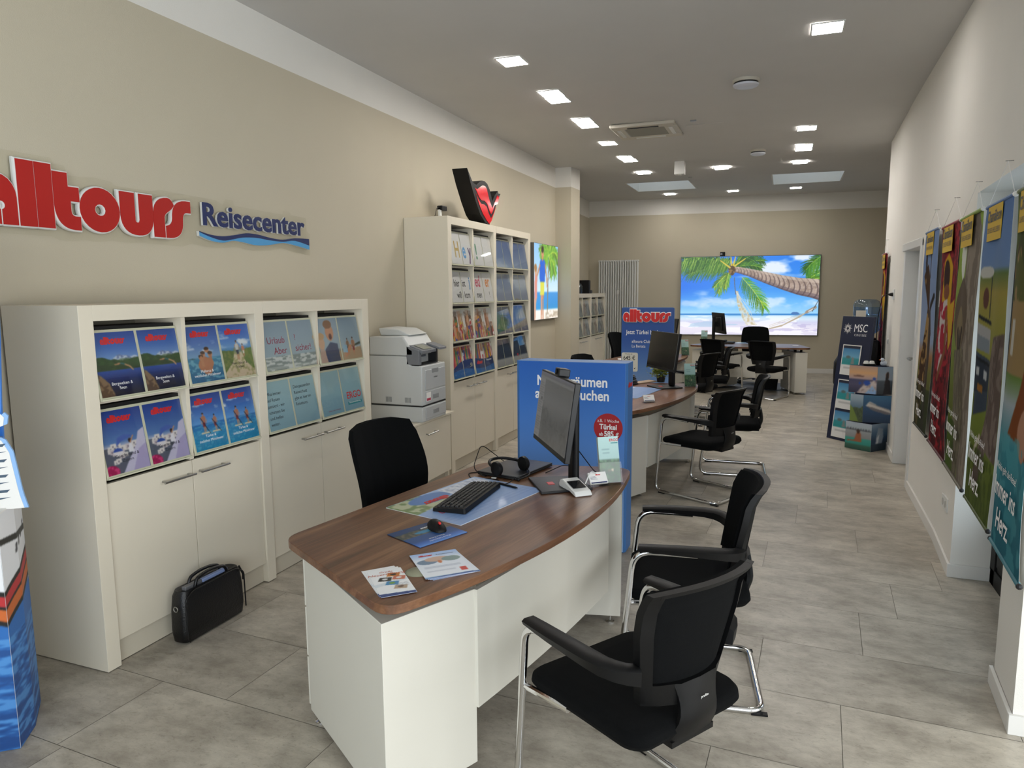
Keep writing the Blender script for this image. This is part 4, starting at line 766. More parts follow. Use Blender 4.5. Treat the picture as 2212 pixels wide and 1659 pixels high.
# ================================================================ VISITOR CHAIRS
def make_visitor():
    t = thing('visitor_chair', 'x', 'chair', group='cantilever visitor chairs')
    wb, lf, lr, za, xa, wa = .245, .275, -.275, .615, .215, .255; r = .0125
    half = lambda s: [(-.02, s*.252, .612), (.06, s*.254, .614), (xa, s*wa, za), (lf, s*wb, .013), (lr, s*wb, .013)]
    path = fillet(half(1)+half(-1)[::-1], [.05, .07, .07, .06, .06, .07, .07, .05], 7)
    mb = MB(); mb.tube(path, r, 12); obj('frame', mb, M_chrome, t, smooth=60)
    for s in (1, -1):
        mb = MB(); mb.tube([(.245, s*.248, .405), (.05, s*.225, .408)], .011, 10); obj('seat_support', mb, M_chrome, t)
        mb = MB()
        rings = []; cl = [(.20, .253), (.15, .255), (.08, .257), (.0, .256), (-.07, .253), (-.115, .246), (-.145, .23), (-.165, .208), (-.18, .178)]
        for k, (x, y) in enumerate(cl):
            u = k/8; a0 = cl[max(k-1, 0)]; a1 = cl[min(k+1, 8)]; d = Vector((a1[0]-a0[0], a1[1]-a0[1])).normalized(); w = .0235+.006*sin(pi*u)-.004*u; z = .630+.010*sin(pi*u)-.012*u; hh = .009+.030*u
            rings.append([Vector((x-d.y*w*a, s*(y+d.x*w*a), z+(hh*b if b < 0 else .009*b))) for a, b in ((-.9, -1), (.9, -1), (1.1, .2), (.7, 1), (-.7, 1), (-1.1, .2))])
        mb.loft(rings); obj('armrest', mb, M_black, t, smooth=50)
        for x in (.21, -.262): obj('glide', MB().box(x-.03, x+.03, s*wb-.011, s*wb+.011, 0, .007), M_black, t)
    # seat
    def so(sc, z, dz=0, dx=0): return [Vector((x*sc+dx+.01, y*sc*(1 if x > 0 else 1+.28*x), z+dz*((x/.24)**2 if x > 0 else .2*(x/.24)**2))) for x, y in rpoly(.47, .48, .06, 7)]
    mb = MB(); mb.loft([so(.86, .395), so(.95, .405), so(1, .425, -.004), so(.99, .445, -.008), so(.95, .458, -.012), so(.7, .462, -.004), so(.3, .458)]); obj('seat', mb, M_fab, t, smooth=60)
    mb = MB(); mb.loft([so(.7, .382), so(.85, .398)]); obj('seat_shell', mb, M_black, t)
    # back: lean and curve
    def bp(u, v, d=0):
        hw = .155+.047*min(1, v*1.6)+.0*v; z = .505+.352*v; x = -.205-.055*v+.062*abs(u)**2.2*(1-.15*v)-d-.02*max(0, v-.8)/.2*1.0
        if v > .95: z -= .012*abs(u)**3
        return Vector((x, u*hw, z))
    def sheet(u0, u1, v0, v1, d0, d1, nu=12, nv=10):
        mb = MB(); f = [[bp(u0+(u1-u0)*i/nu, v0+(v1-v0)*j/nv, d0) for i in range(nu+1)] for j in range(nv+1)]; b = [[bp(u0+(u1-u0)*i/nu, v0+(v1-v0)*j/nv, d1) for i in range(nu+1)] for j in range(nv+1)]
        vs = [p for r in f for p in r]+[p for r in b for p in r]; n = nu+1; N = n*(nv+1); fs = []
        for j in range(nv):
            for i in range(nu): a = j*n+i; fs += [(a, a+1, a+n+1, a+n), (N+a, N+a+n, N+a+n+1, N+a+1)]
        rim = list(range(n))+[j*n+nu for j in range(1, nv+1)]+[nv*n+i for i in range(nu-1, -1, -1)]+[j*n for j in range(nv-1, 0, -1)]
        for i in range(len(rim)): a, b = rim[i], rim[(i+1) % len(rim)]; fs.append((a, N+a, N+b, b))
        return mb.add(vs, fs)
    obj('backrest_pad', sheet(-.93, .93, .04, .985, -.022, -.001), M_fab, t, smooth=60)
    mb = MB()
    for a in ((-1, -.84, 0, 1), (.84, 1, 0, 1), (-.9, .9, .965, 1.0), (-1.0, 1.0, -.02, .17)):
        q = sheet(*a, -.004, .020, nu=8 if a[1]-a[0] > .5 else 2); mb.add(q.v, q.f)
    obj('backrest_frame', mb, M_black, t, smooth=50)
    obj('backrest_mesh', sheet(-.86, .86, .13, .97, .003, .006), M_fab, t, smooth=60)
    mb = MB(); rings = []
    for k in range(11):
        u = k/10; z = .565-.185*u; x = -.218-.016*sin(pi*u*.8)+.03*max(0, u-.55)/.45; w = .088-.016*sin(pi*min(1, u*1.3))+.01*max(0, u-.7); rings.append([Vector((x+a, w*b, z)) for a, b in ((.012, -.95), (.012, .95), (.0, 1), (-.012, .8), (-.016, 0), (-.012, -.8), (.0, -1))])
    mb.loft(rings); mb.box(-.215, -.1, -.085, .085, .375, .392); obj('back_bracket', mb, M_black, t, smooth=50)
    mb = MB(); F = frame((-.2515, 0, .515), (0, -1, 0)); txt(mb, 'profim', .011, F, fat=.01); obj('lettering', mb, M_wpl, t)
    return t
V1 = make_visitor()
VC = [('black cantilever visitor chair nearest the camera, seen from behind', (-.372, 1.988), 146.6), ('black cantilever visitor chair at the foreground desk, farther of the two', (-.330, 2.875), 188.8),
      ('black cantilever visitor chair at the second desk, nearer one', (-.566, 5.669), 153.5), ('black cantilever visitor chair at the second desk, seen from the side', (-.397, 6.511), 184.4),
      ('black cantilever visitor chair at the third desk, nearer one', (-1.02, 8.84), 153), ('black cantilever visitor chair at the third desk, farther one', (-.90, 9.66), 185),
      ('black cantilever visitor chair at the rear desk, left one', (-.935, 11.42), 62), ('black cantilever visitor chair at the rear desk, right one', (-.235, 11.17), 70)]
for i, (lb, p, a) in enumerate(VC):
    c = V1 if i == 0 else copy_tree(V1); c.location = (*p, 0); c.rotation_euler = (0, 0, radians(a)); c['label'] = lb
# ================================================================ STAFF SWIVEL CHAIRS
def make_staff():
    t = thing('swivel_chair', 'x', 'chair', group='black staff swivel chairs')
    def so(sc, z): return [Vector((x*sc+.02, y*sc, z)) for x, y in rpoly(.46, .48, .1, 6)]
    mb = MB(); mb.loft([so(.85, .40), so(1, .42), so(1, .45), so(.93, .47), so(.4, .468)]); obj('seat', mb, M_fab, t, smooth=60)
    mb = MB(); rings = []
    for k in range(13):
        v = k/12; z = .50+.46*v; hw = .20+.028*sin(pi*min(1, v*1.0))+.006*v; x0 = -.20-.05*v+.03*sin(pi*v*1.4); th = .022
        if k == 12: hw *= .97; th = .016
        rings.append([Vector((x0+.05*abs(u)**2+d, u*hw, z-(.02*abs(u)**4 if k > 10 else 0))) for d, us in ((th, [-1, -.6, -.2, .2, .6, 1]), (-th*.6, [1, .6, .2, -.2, -.6, -1])) for u in us])
    mb.loft(rings); obj('backrest', mb, M_fab, t, smooth=60)
    mb = MB(); mb.tube(fillet([(-.255, 0, .75), (-.27, 0, .5), (-.24, 0, .38), (-.05, 0, .385)], .06), .02, 8); obj('back_support', mb, M_black, t)
    mb = MB(); mb.lathe([(.03, .06), (.03, .22), (.018, .22), (.018, .40)], seg=16); obj('gas_column', mb, M_black, t)
    for k in range(5):
        a = radians(72*k+18); mb = MB(); mb.tube([(.02*cos(a), .02*sin(a), .10), (.30*cos(a), .30*sin(a), .075)], [.026, .015], 8); l = obj('base_arm', mb, M_chrome, t)
        mb = MB(); n = Vector((-sin(a), cos(a), 0)); c = Vector((.29*cos(a), .29*sin(a), .028))
        for s in (-1, 1): mb.lathe([(.012, -.012), (.028, -.012), (.028, .006), (.012, .012)], M=frame(c+n*.014*s, (cos(a), sin(a), 0), (0, 0, 1)), seg=14)
        mb.tube([c+Vector((0, 0, .0)), c+Vector((0, 0, .048))], .008, 8); obj('castor', mb, M_black, l)
    return t
S1_ = make_staff()
for i, (lb, p, a) in enumerate((('black swivel chair behind the foreground desk, next to the low cabinets', (-1.66, 2.99), -13), ('black swivel chair behind the second desk, only its back top showing', (-1.70, 6.90), -13), ('black swivel chair between the radiator and the blue Jetzt Türkei board', (-2.24, 10.77), -16), ('black swivel chair before the big beach screen, behind the rear desk', (-.47, 12.82), -88))):
    c = S1_ if i == 0 else copy_tree(S1_); c.location = (*p, 0); c.rotation_euler = (0, 0, radians(a)); c['label'] = lb
# ================================================================ MONITORS AND DESK THINGS
M_hard = mat('monitor_black', '111214', .45)
def make_monitor(bg=True, cam_on=True, art=None, lit=False, base_red=True):
    """screen centre over the origin at desk level; screen faces local -y; leans back by tilt"""
    t = thing('monitor', 'x', 'monitor')
    T = Matrix.Translation((0, -.055, .335))@Matrix.Rotation(radians(-8), 4, 'X'); w, h = .56, .34
    mb = MB(); mb.box(-w/2, w/2, -.012, .014, -h/2, h/2, T); obj('housing', mb, M_hard, t, bevel=.004)
    mb = MB(); mb.box(-.2, .2, .014, .038, -.12, .10, T); obj('rear_bulge', mb, M_hard, t, bevel=.01)
    F = T@frame((0, -.0130, .008), (1, 0, 0)); o = picture('screen', art, F, w-.014, h-.03, M_dim if lit else print_mat('dark_screen', .18), t, th=.001)
    mb = MB(); mb.box(-.045, .045, .018, .05, .012, .45); obj('stand_column', mb, M_black, t, bevel=.012)
    mb = MB(); mb.box(-.04, .04, -.03, .04, .28, .36); obj('mount', mb, M_black, t, bevel=.005)
    mb = MB(); mb.prism([(-.13, -.15), (.13, -.15), (.11, .09), (-.11, .09)], 0, .012); obj('base', mb, M_dark, t, bevel=.003)
    if base_red: obj('red_mark', MB().box(-.022, .022, -.09, -.06, .0122, .0135), mat('red_mark', 'd02a28', .4), t)
    return t
def art_screen():
    a = Art(180, 110, '6c6c6e'); a.grad([(0, '585a5c'), (.6, '8a8a8c'), (.93, '757678'), (1, '8a8aa0')]); A = a.asp
    a.ridge(.45, .28, 2.4, 12, '66686a', '7c7c7e'); a.ridge(.22, .1, 2, 4, '6e7072', '808284'); a.poly([(0, 0), (.28, 0), (.28, .9), (0, .9)], 'a8a8aa')
    for k in range(22): a.line([(.03, .04+k*.038), (.2+.05*((k*7) % 3), .04+k*.038)], .008, '6a6a6c')
    a.line([(.28, .3), (A, .26)], .006, '3c3c3e'); a.poly([(0, .9), (A, .9), (A, .94), (0, .94)], '9a9a9c'); a.poly([(.16, .58), (.22, .58), (.22, .62), (.16, .62)], '2a2a2c'); return a
dark = Art(12, 8, '24221e')
m1 = make_monitor(art=art_screen(), lit=True); m1['label'] = 'slim black monitor on the foreground desk, dim desktop picture, webcam on top'
webc = thing('webcam', 'black webcam clipped on top of the foreground monitor', 'webcam', (0, 0, 0))
m2 = make_monitor(art=dark); m2['label'] = 'black monitor on the second desk with a blank dark screen'
m3 = make_monitor(art=dark); m3['label'] = 'black monitor on the third desk, partly hidden by the blue board'
m4 = make_monitor(art=dark, base_red=False); m4['label'] = 'black monitor on the rear desk, seen from behind against the beach screen'
MP = [(m1, (-.905, 3.035), -57.4), (m2, (-.975, 6.50), -55), (m3, (-1.47, 9.75), -50), (m4, (-1.07, 12.15), 114)]
for o, p, a in MP: o.location = (*p, TZ); o.rotation_euler = (0, 0, radians(a)); o['group'] = 'desk monitors'
R1 = Matrix.Translation((-.905, 3.035, TZ))@Matrix.Rotation(radians(-57.4), 4, 'Z')@Matrix.Translation((0, -.055, .335))@Matrix.Rotation(radians(-8), 4, 'X')
webc.matrix_world = R1@Matrix.Translation((.02, .0, .17))
obj('body', MB().box(-.035, .035, -.022, .03, .001, .036), M_dark, webc, bevel=.005); mb = MB(); mb.lathe([(.012, 0), (.013, .004)], M=frame((0, -.023, .02), (1, 0, 0))); obj('lens', mb, M_black, webc)
obj('clip', MB().box(-.02, .02, .016, .03, -.05, .001), M_black, webc)
def flat(name, label, cat, P, z0, z1, m, bevel=0, **k): return tagp(obj(name, MB().prism(P, z0, z1), m, bevel=bevel), label, cat, **k)
def quadframe(P, z):   # P: bottom-left, bottom-right, top-right, top-left corners on a surface, reading direction up
    a, b, c, d = [Vector((*p, z)) for p in P]; w = ((b-a).length+(c-d).length)/2; h = ((d-a).length+(c-b).length)/2; o = (a+b+c+d)/4; r = (b-a)+(c-d); F = frame(o, r, (d-a)+(c-b)); return F, w, h
# desk calendar pad : corners (far-left, far-right, near-right, near-left as seen)
def art_pad():
    a = Art(150, 100, '8fb0e0'); A = a.asp; a.grad([(0, '7f9fd0'), (1, '9ab8e4')])
    for k in range(3): a.line([(.05, .12+.06*k), (A-.05, .12+.06*k)], .006, '6c8cc4')
    for k in range(31): a.line([(.08+k*.045, .1), (.08+k*.045, .24)], .004, '7494cc')
    a.poly([(0, .55), (.62, .62), (.74, .8), (.5, 1), (0, 1)], 'b9c0a0'); a.put(a.inpoly([(0, .55), (.62, .62), (.74, .8), (.5, 1), (0, 1)]) & (vnoise(a.X, a.Y, 12, 3) > .5), '6f8a58'); a.ell(.5, .84, .3, .14, '4a7cc0'); a.poly([(.78, .72), (1.45, .72), (1.45, .97), (.78, .97)], 'dfe6f4'); a.put(a.inpoly([(.8, .74), (1.43, .74), (1.43, .95), (.8, .95)]) & (vnoise(a.X*2, a.Y, 30, 3) > .55), '98a8c8'); return a
def place_pad(P, label):
    F, w, h = quadframe(P, TZ+.0045); L = Matrix.Translation(F.translation); o = picture('desk_pad', art_pad(), F.to_3x3().to_4x4(), w, h, print_mat('desk_pad_paper', .4, .3), th=.004, loc=F.translation); tagp(o, label, 'desk pad', 'blue desk pads'); return o, F.to_3x3().to_4x4(), w, h
o, R, w, h = place_pad([(-1.111, 2.355), (-.979, 2.916), (-1.351, 3.018), (-1.504, 2.442)], 'blue calendar desk pad under the keyboard on the foreground desk')
mb = MB(); logo(mb, R@Matrix.Translation((-.11, .115, .0006))@Matrix.Rotation(pi, 4, 'Z')@Matrix.Translation((-.09, 0, 0)), .03); txt(mb, 'alles. aber günstig.', .016, R@Matrix.Translation((-.12, .09, .0006))@Matrix.Rotation(pi, 4, 'Z')); obj('logo', mb, M_txtr, o)
mb = MB(); txt(mb, 'Danke!', .05, R@Matrix.Translation((-.16, -.05, .0006)), sh=.3); obj('lettering', mb, M_txtr, o)
place_pad([(-1.128+.02, 5.70), (-1.006, 6.36), (-1.33, 6.45), (-1.45, 5.80)], 'blue desk pad on the second desk, half hidden by the box display')
place_pad([(-.78, 12.2), (-.20, 12.13), (-.16, 12.44), (-.73, 12.51)], 'pale desk pad on the rear desk')
def keyboard(P, label, z=TZ+.005):
    F, w, h = quadframe(P, z); t = thing('keyboard', label, 'keyboard', tuple(F.translation), group='black keyboards'); t.rotation_euler = F.to_euler()
    mb = MB(); mb.loft([[Vector((x, y, .002)) for x, y in rpoly(w, h, .008, 3)], [Vector((x, y, .014+.01*(y/h+.5))) for x, y in rpoly(w*.995, h*.98, .008, 3)]]); obj('housing', mb, M_black, t)
    mb = MB(); nx, ny = 21, 6
    for j in range(ny):
        for i in range(nx):
            x = -w/2+.012+(w-.024)*(i+.5)/nx; y = -h/2+.014+(h-.028)*(j+.5)/ny; dx, dy = (w-.024)/nx*.42, (h-.028)/ny*.4
            if (i in (15, 19)) and j in (2,): continue
            zb = .0145+.01*(y/h+.5); q = [Vector((x+a*dx, y+b*dy, zb)) for a, b in ((-1, -1), (1, -1), (1, 1), (-1, 1))]; q2 = [Vector((x+a*dx*.8, y+b*dy*.75, zb+.006)) for a, b in ((-1, -1), (1, -1), (1, 1), (-1, 1))]; mb.loft([q, q2])
    obj('keys', mb, mat('key_black', '1a1a1c', .5), t, )
    for s in (-1, 1): obj('foot', MB().box(s*w*.44-.012, s*w*.44+.012, h*.38, h*.45, -.006 if z > .73 else .0, .004), M_black, t)
    return t
keyboard([(-1.31, 2.995-.12), (-1.295, 2.46), (-1.15, 2.465), (-1.165, 2.88)], 'black keyboard on the blue desk pad of the foreground desk')
keyboard([(-1.40, 6.30), (-1.47, 5.87), (-1.33, 5.85), (-1.26, 6.27)], 'black keyboard on the second desk beside the box display')
keyboard([(-.15, 12.42), (-.58, 12.47), (-.59, 12.34), (-.16, 12.29)], 'black keyboard on the rear desk')
# mouse pad, mouse
a = Art(80, 60, '2a5ca8'); a.grad([(0, '1c3c58'), (1, '123a6c')]); a.ridge(.8, .12, 3, 5, '3c4440', '7a6c58'); a.ell(.7, .62, .28, .07, '2f7fa8'); a.grad([(0, '5a8cd4'), (.3, '2f62b4'), (.5, '1c4a84')], 0, .5)
F, w, h = quadframe([(-1.141, 2.099), (-1.064, 2.307), (-1.259, 2.326), (-1.321, 2.162)], TZ+.0035)
F, w, h = quadframe([(-1.15, 2.095), (-1.055, 2.30), (-1.245, 2.355), (-1.325, 2.16)], TZ+.0035)
o = picture('mouse_pad', a, F.to_3x3().to_4x4(), w, h, M_printc, th=.003, loc=F.translation, back='1a2030'); tagp(o, 'blue printed mouse pad on the foreground desk', 'mouse pad')
mb = MB(); R = F.to_3x3().to_4x4(); txt(mb, 'Meine Reise', .014, R@Matrix.Translation((0, -.05, .0006))@Matrix.Rotation(pi, 4, 'Z')); txt(mb, 'Meine Sehnsucht', .014, R@Matrix.Translation((0, -.07, .0006))@Matrix.Rotation(pi, 4, 'Z')); logo(mb, R@Matrix.Translation((.06, .06, .0006))@Matrix.Rotation(pi, 4, 'Z'), .01); obj('lettering', mb, M_txtw, o)
def mouse(p, a, label, z):
    t = thing('computer_mouse', label, 'computer mouse', (*p, z), a)
    mb = MB(); rings = []
    for k in range(11):
        u = k/10; x = -.055+.11*u; w = .031*(sin(pi*min(.98, max(.06, u)))**.35)*(.92+.1*u); hh = .036*(sin(pi*(.1+.83*u))**.7)*(1.05-.35*u)
        rings.append([Vector((x, w*cos(q), max(0, hh*sin(q)))) for q in [pi*i/10 for i in range(11)]]+[Vector((x, -w*.9, 0)), Vector((x, w*.9, 0))])
    mb.loft(rings); obj('body', mb, M_black, t, smooth=60)
    obj('scroll_wheel', MB().box(.02, .036, -.004, .004, .024, .0335), mat('red_mark'), t, bevel=.003)
    return t
mouse((-1.185, 2.285), -40, 'black computer mouse with red wheel on the blue mouse pad', TZ+.0035)
# flyers
def art_fly1():
    a = Art(70, 118, 'eef0f2'); A = a.asp; a.poly([(0, 0), (A, 0), (A, .07), (0, .1)], '23407c'); a.poly([(0, .35), (A, .52), (A, .6), (0, .45)], 'cfdbe4', .7)
    for x, y, c, c2 in ((.4, .76, 'c87a2c', '1c1c1c'), (.22, .62, '141414', 'd8d8d8'), (.46, .62, 'c46a50', 'e0dcd8'), (.3, .45, '3f86b8', '6f9c3c'), (.4, .28, 'b8a088', '6a5448')):
        a.poly([(x-.13, y-.05), (x+.08, y-.09), (x+.13, y+.04), (x-.07, y+.08)], c); a.ell(x, y, .05, .035, c2)
    for k in range(6): a.line([(.36, .40-.02*k), (.55, .41-.02*k)], .006, '9aa0a8')
    return a
def art_fly2():
    a = Art(84, 118, 'e4eaf4'); A = a.asp; a.grad([(0, '3c78b4'), (.06, 'e8ecf4'), (.7, 'dfe7f4'), (1, '9cbcec')]); a.ell(.18, .62, .15, .1, '6a84a0'); a.ell(.36, .70, .2, .1, 'c8a898'); a.ell(.55, .66, .14, .1, '7c9494'); a.ell(.36, .58, .03, .06, 'c87040')
    for k in range(9): a.line([(.08, .42-.025*k), (.62 if k < 4 else .5, .42-.025*k)], .006, '9aa4b8')
    a.poly([(.56, .12), (.66, .12), (.66, .26), (.56, .26)], 'c83c34'); a.poly([(0, 0), (A, 0), (A, .05), (.3, .03)], '1f4f90'); return a
fa, fb = art_fly1(), art_fly2()
def stack(n, P, art, label, group, dx, dy, words):
    for i in range(n):
        F, w, h = quadframe(P, TZ+.0013+.0014*i); jx, jy = dx*(n-1-i), dy*(n-1-i); rr = radians(random.uniform(-1.2, 1.2))
        F = Matrix.Translation((jx+random.uniform(-.001, .001), jy, 0))@F@Matrix.Rotation(rr, 4, 'Z')
        if abs(i-(n-1)) > 0: F = F@Matrix.Rotation(radians(1.5*(n-1-i)), 4, 'Z')
        R = F.to_3x3().to_4x4(); o = picture('flyer', art, R, w, h, print_mat('flyer_paper', .4, .2), th=.0011, loc=F.translation, back='dfe2e6'); tagp(o, label % ('topmost' if i == n-1 else 'under the topmost'), 'flyer', group)
        if i == n-1: words(o, R, w, h)
def w1(o, R, w, h):
    mb = MB(); txt(mb, 'Große', .016, R@Matrix.Translation((.0, .075, .0007)), sh=.3); txt(mb, 'Neueröffnung', .021, R@Matrix.Translation((-.002, .055, .0007)), sh=.3); obj('lettering', mb, mat('orange_script', 'c05a3c', .5), o)
def w2(o, R, w, h):
    mb = MB(); logo(mb, R@Matrix.Translation((-.055, .075, .0007)), .0095); obj('logo', mb, M_txtr, o); mb = MB(); txt(mb, 'Reisecenter', .013, R@Matrix.Translation((.035, .076, .0007))); obj('lettering', mb, M_navy, o)
stack(3, [(-1.068, 1.678), (-.99, 1.756), (-1.115, 1.912), (-1.193, 1.843)], fa, 'small photo flyer with orange script, %s, in the fan on the desk corner', 'small flyers on the desk corner', -.012, .006, w1)
stack(4, [(-.995, 1.85), (-.879, 1.958), (-1.03, 2.108), (-1.145, 1.998)], fb, 'pale blue flyer, %s, in the right stack near the desk corner', 'pale blue flyers on the desk', .003, .003, w2)
mb = MB(); mb.lathe([(.001, .004), (.034, .0038), (.037, .0015), (.041, .0)], c=(-1.055, 1.90, TZ+.0003), seg=32); o = obj('cable_grommet', mb, mat('olive_grey_plastic', '8f8f78', .45), smooth=40); tagp(o, 'round olive grey cable cover set in the desk top between the flyers', 'cable cover')
# closed laptop, headset, pen, usb plug
t = thing('laptop', 'closed dark laptop at the rear edge of the foreground desk', 'laptop', (-1.215, 3.20, TZ), 78)
obj('body', MB().box(-.165, .165, -.115, .115, .004, .014), M_dark, t, bevel=.004); obj('lid', MB().box(-.165, .165, -.115, .115, .0145, .021), mat('laptop_lid', '2a2b2e', .35), t, bevel=.003)
t = thing('headset', 'black headset lying partly on the closed laptop', 'headset', (-1.205, 3.085, TZ+.022), 60)
mb = MB(); mb.tube([(-.085+.17*0, 0, .04)]+[(.085*-cos(a), .11*sin(a), .035+.012*sin(a)) for a in [pi*k/14 for k in range(15)]], .0075, 8); obj('headband', mb, M_black, t, smooth=60)
for s in (-1, 1):
    mb = MB(); mb.lathe([(.02, -.016), (.034, -.012), (.036, .004), (.028, .014), (.006, .016)], M=frame((s*.082, -.012, .032), (0, 1, 0), (0, .3, 1)), seg=22); obj('ear_cup', mb, M_black, t, smooth=50)
mb = MB(); mb.tube(fillet([(.085, -.02, .02), (.06, -.09, -.005), (-.02, -.10, -.012)], .03), .0035, 6); mb.ball((-.025, -.10, -.012), .009); obj('microphone', mb, M_black, t)
def cable(label, pts, r=.0022, m=M_black, cat='cable'): return tagp(obj('cable', MB().tube(fillet(pts, .04, 6), r, 6), m, smooth=60), label, cat)
z = TZ+.0025
cable('thin black headset cable looping beside the keyboard', [(-1.14, 3.0, z+.02), (-1.16, 2.93, z), (-1.25, 3.02, z), (-1.36, 2.98, z), (-1.42, 3.08, z), (-1.33, 3.12, z), (-1.30, 3.02, z), (-1.38, 3.05, z+.03), (-1.40, 3.2, z+.12), (-1.31, 3.28, z+.02)])
cable('black monitor cable crossing the desk behind the monitor stand', [(-1.06, 3.20, z), (-1.0, 3.32, z+.02), (-.93, 3.33, z), (-.90, 3.20, z+.05), (-.89, 3.08, z+.16)])
cable('second black cable behind the monitor stand', [(-.87, 3.05, z+.18), (-.80, 3.16, z+.03), (-.74, 3.27, z), (-.82, 3.38, z)])
cable('short white cable from the card terminal to the stand', [(-.80, 2.975, TZ+.03), (-.79, 3.03, TZ+.08), (-.77, 3.12, TZ+.03), (-.78, 3.25, z)], m=M_wpl, r=.003)
t = thing('pen', 'black pen on the blue desk pad right of the keyboard', 'pen', (-1.145, 2.905, TZ+.0095), -22); mb = MB(); mb.tube([(-.055, 0, 0), (-.04, 0, 0), (.05, 0, 0), (.066, 0, 0)], [.004, .0048, .0048, .0012], 10); obj('barrel', mb, M_black, t); obj('clip', MB().box(-.05, -.012, -.001, .001, .0048, .0065), M_steel, t)
tagp(obj('usb_plug', MB().box(-.012, .012, -.006, .006, 0, .005), M_wpl, loc=(-1.262, 3.03, TZ), rz=10, bevel=.001), 'tiny white and metal plug lying beside the desk pad', 'plug')
# white card terminal
t = thing('card_terminal', 'small white card payment terminal with dark display', 'card terminal', (-.835, 2.94, TZ), -48)
PR = [(-.085, .0), (-.09, .022), (-.078, .04), (-.06, .048), (.07, .022), (.085, .006), (.08, .0), (.02, .012), (-.03, .01), (-.045, .0)]
mb = MB(); mb.prism([(p[0], p[1]) for p in PR], -.04, .04, Matrix(((1, 0, 0, 0), (0, 0, -1, 0), (0, 1, 0, 0), (0, 0, 0, 1)))); obj('body', mb, M_wpl, t, bevel=.006)
F = frame((.01, 0, .0348), (0, 1, 0), (-.98, 0, .196)); mb = MB(); mb.box(-.031, .031, -.034, .036, 0, .0022, F); obj('display', mb, mat('terminal_display', '1c1e20', .12), t)
# business card boxes
def cardbox(p, a, label):
    t = thing('business_card_box', label, 'card box', (*p, TZ), a); T = Matrix.Rotation(radians(52), 4, 'X')
    mb = MB(); mb.box(-.05, .05, -.03, .03, 0, .003); mb.box(-.05, .05, -.002, .058, .0, .0025, Matrix.Translation((0, -.008, .004))@T); mb.box(-.05, .05, -.03, -.0275, 0, .02); obj('holder', mb, M_glassy, t)
    mb = MB(); mb.box(-.044, .044, .0, .056, .003, .014, Matrix.Translation((0, -.012, .006))@T); c = obj('cards', mb, M_paper, t)
    F = Matrix.Translation((0, -.012, .006))@T@Matrix.Translation((0, .028, .0145)); mb = MB(); logo(mb, F@Matrix.Translation((-.01, .012, 0)), .005); obj('logo', mb, M_txtr, c); mb = MB()
    for i, q in enumerate((.006, .0, -.006)): mb.box(-.038, -.012+.004*i, q, q+.0015, 0, .0003, F)
    mb.box(-.04, .04, -.026, -.02, 0, .0003, F); obj('print', mb, M_navy, c); return t
cardbox((-.77, 3.075), 40, 'clear box of business cards beside the white card terminal'); cardbox((-.985, 5.565), 30, 'clear box of business cards on the second desk'); 
# acrylic stands with insurance leaflets
def art_leaf():
    a = Art(30, 66, 'b8dcd8'); a.grad([(0, '16382a'), (.5, '224a34'), (.51, '98bcb8'), (1, 'a4c8c4')]); a.put((a.Y < .5) & (vnoise(a.X, a.Y, 40, 3) > .55), '4f7c54'); a.ell(.28, .27, .03, .035, 'c0a890'); a.ell(.2, .26, .025, .03, '6a5a48')
    for k in range(3): a.line([(.08, .72-.035*k), (.24, .72-.035*k)], .008, '5a7a80')
    return a
lf = art_leaf()
def leaflet(p, a, label):
    t = thing('leaflet_stand', label, 'leaflet stand', (*p, TZ), a, group='leaflet stands on the desks'); T = Matrix.Translation((0, .0, .004))@Matrix.Rotation(radians(-14), 4, 'X'); mb = MB()
    mb.box(-.055, .055, -.03, .045, 0, .003); mb.box(-.055, .055, .026, .029, 0, .11, T); mb.box(-.055, .055, -.002, .001, 0, .095, T); mb.box(-.055, -.052, 0, .026, 0, .095, T); mb.box(.052, .055, 0, .026, 0, .095, T); obj('holder', mb, M_glassy, t)
    F = T@frame((0, .004, .108), (1, 0, 0)); o = picture('leaflets', lf, F, .099, .21, M_print1, t, th=.018)
    mb = MB(); txt(mb, 'ERGO', .017, F@Matrix.Translation((.028, .083, .0005)), fat=.02); obj('logo', mb, M_txtr, o); mb = MB(); mb.box(.012, .046, .073, .077, .0002, .0006, F); obj('teal_band', mb, M_teal, o); return t
leaflet((-.715, 3.12), 35, 'clear stand of green insurance leaflets at the far end of the foreground desk'); leaflet((-.785, 6.585), 22, 'clear stand of green insurance leaflets on the second desk')
leaflet((-1.245, 9.80), 25, 'clear stand of green insurance leaflets on the third desk'); leaflet((-1.25, 12.15), 2, 'clear stand of green insurance leaflets on the rear desk')
# things on the other desks
t = thing('paper_pile', 'untidy dark pile of folders and papers on the second desk', 'paper pile', (-1.42, 6.52, TZ), 70)
for i in range(6): obj('folder', MB().box(-.15+.008*i, .14-.006*i, -.11+.004*i, .11-.01*(i % 2), .002+i*.016, .014+i*.016), [M_black, M_dark, mat('grey_folder')][i % 3], t, bevel=.003)
tagp(obj('newspaper', MB().box(-.16, .16, -.05, .05, 0, .012), mat('brown_paper', 'b09a84', .7), loc=(-1.26, 6.74, TZ), rz=60, bevel=.003), 'folded brown paper on the rear edge of the second desk', 'paper')
t = thing('telephone', 'dark telephone on the rear desk beside the papers', 'telephone', (-.86, 12.20, TZ), -8); obj('body', MB().box(-.09, .09, -.08, .08, .002, .03), M_dark, t, bevel=.01); obj('receiver', MB().box(-.085, -.04, -.085, .085, .03, .055), M_black, t, bevel=.01)
flat('paper_sheet', 'white papers on the rear desk behind the telephone', 'paper', [(-1.0, 12.32), (-.80, 12.29), (-.78, 12.40), (-.97, 12.44)], TZ, TZ+.006, M_paper)
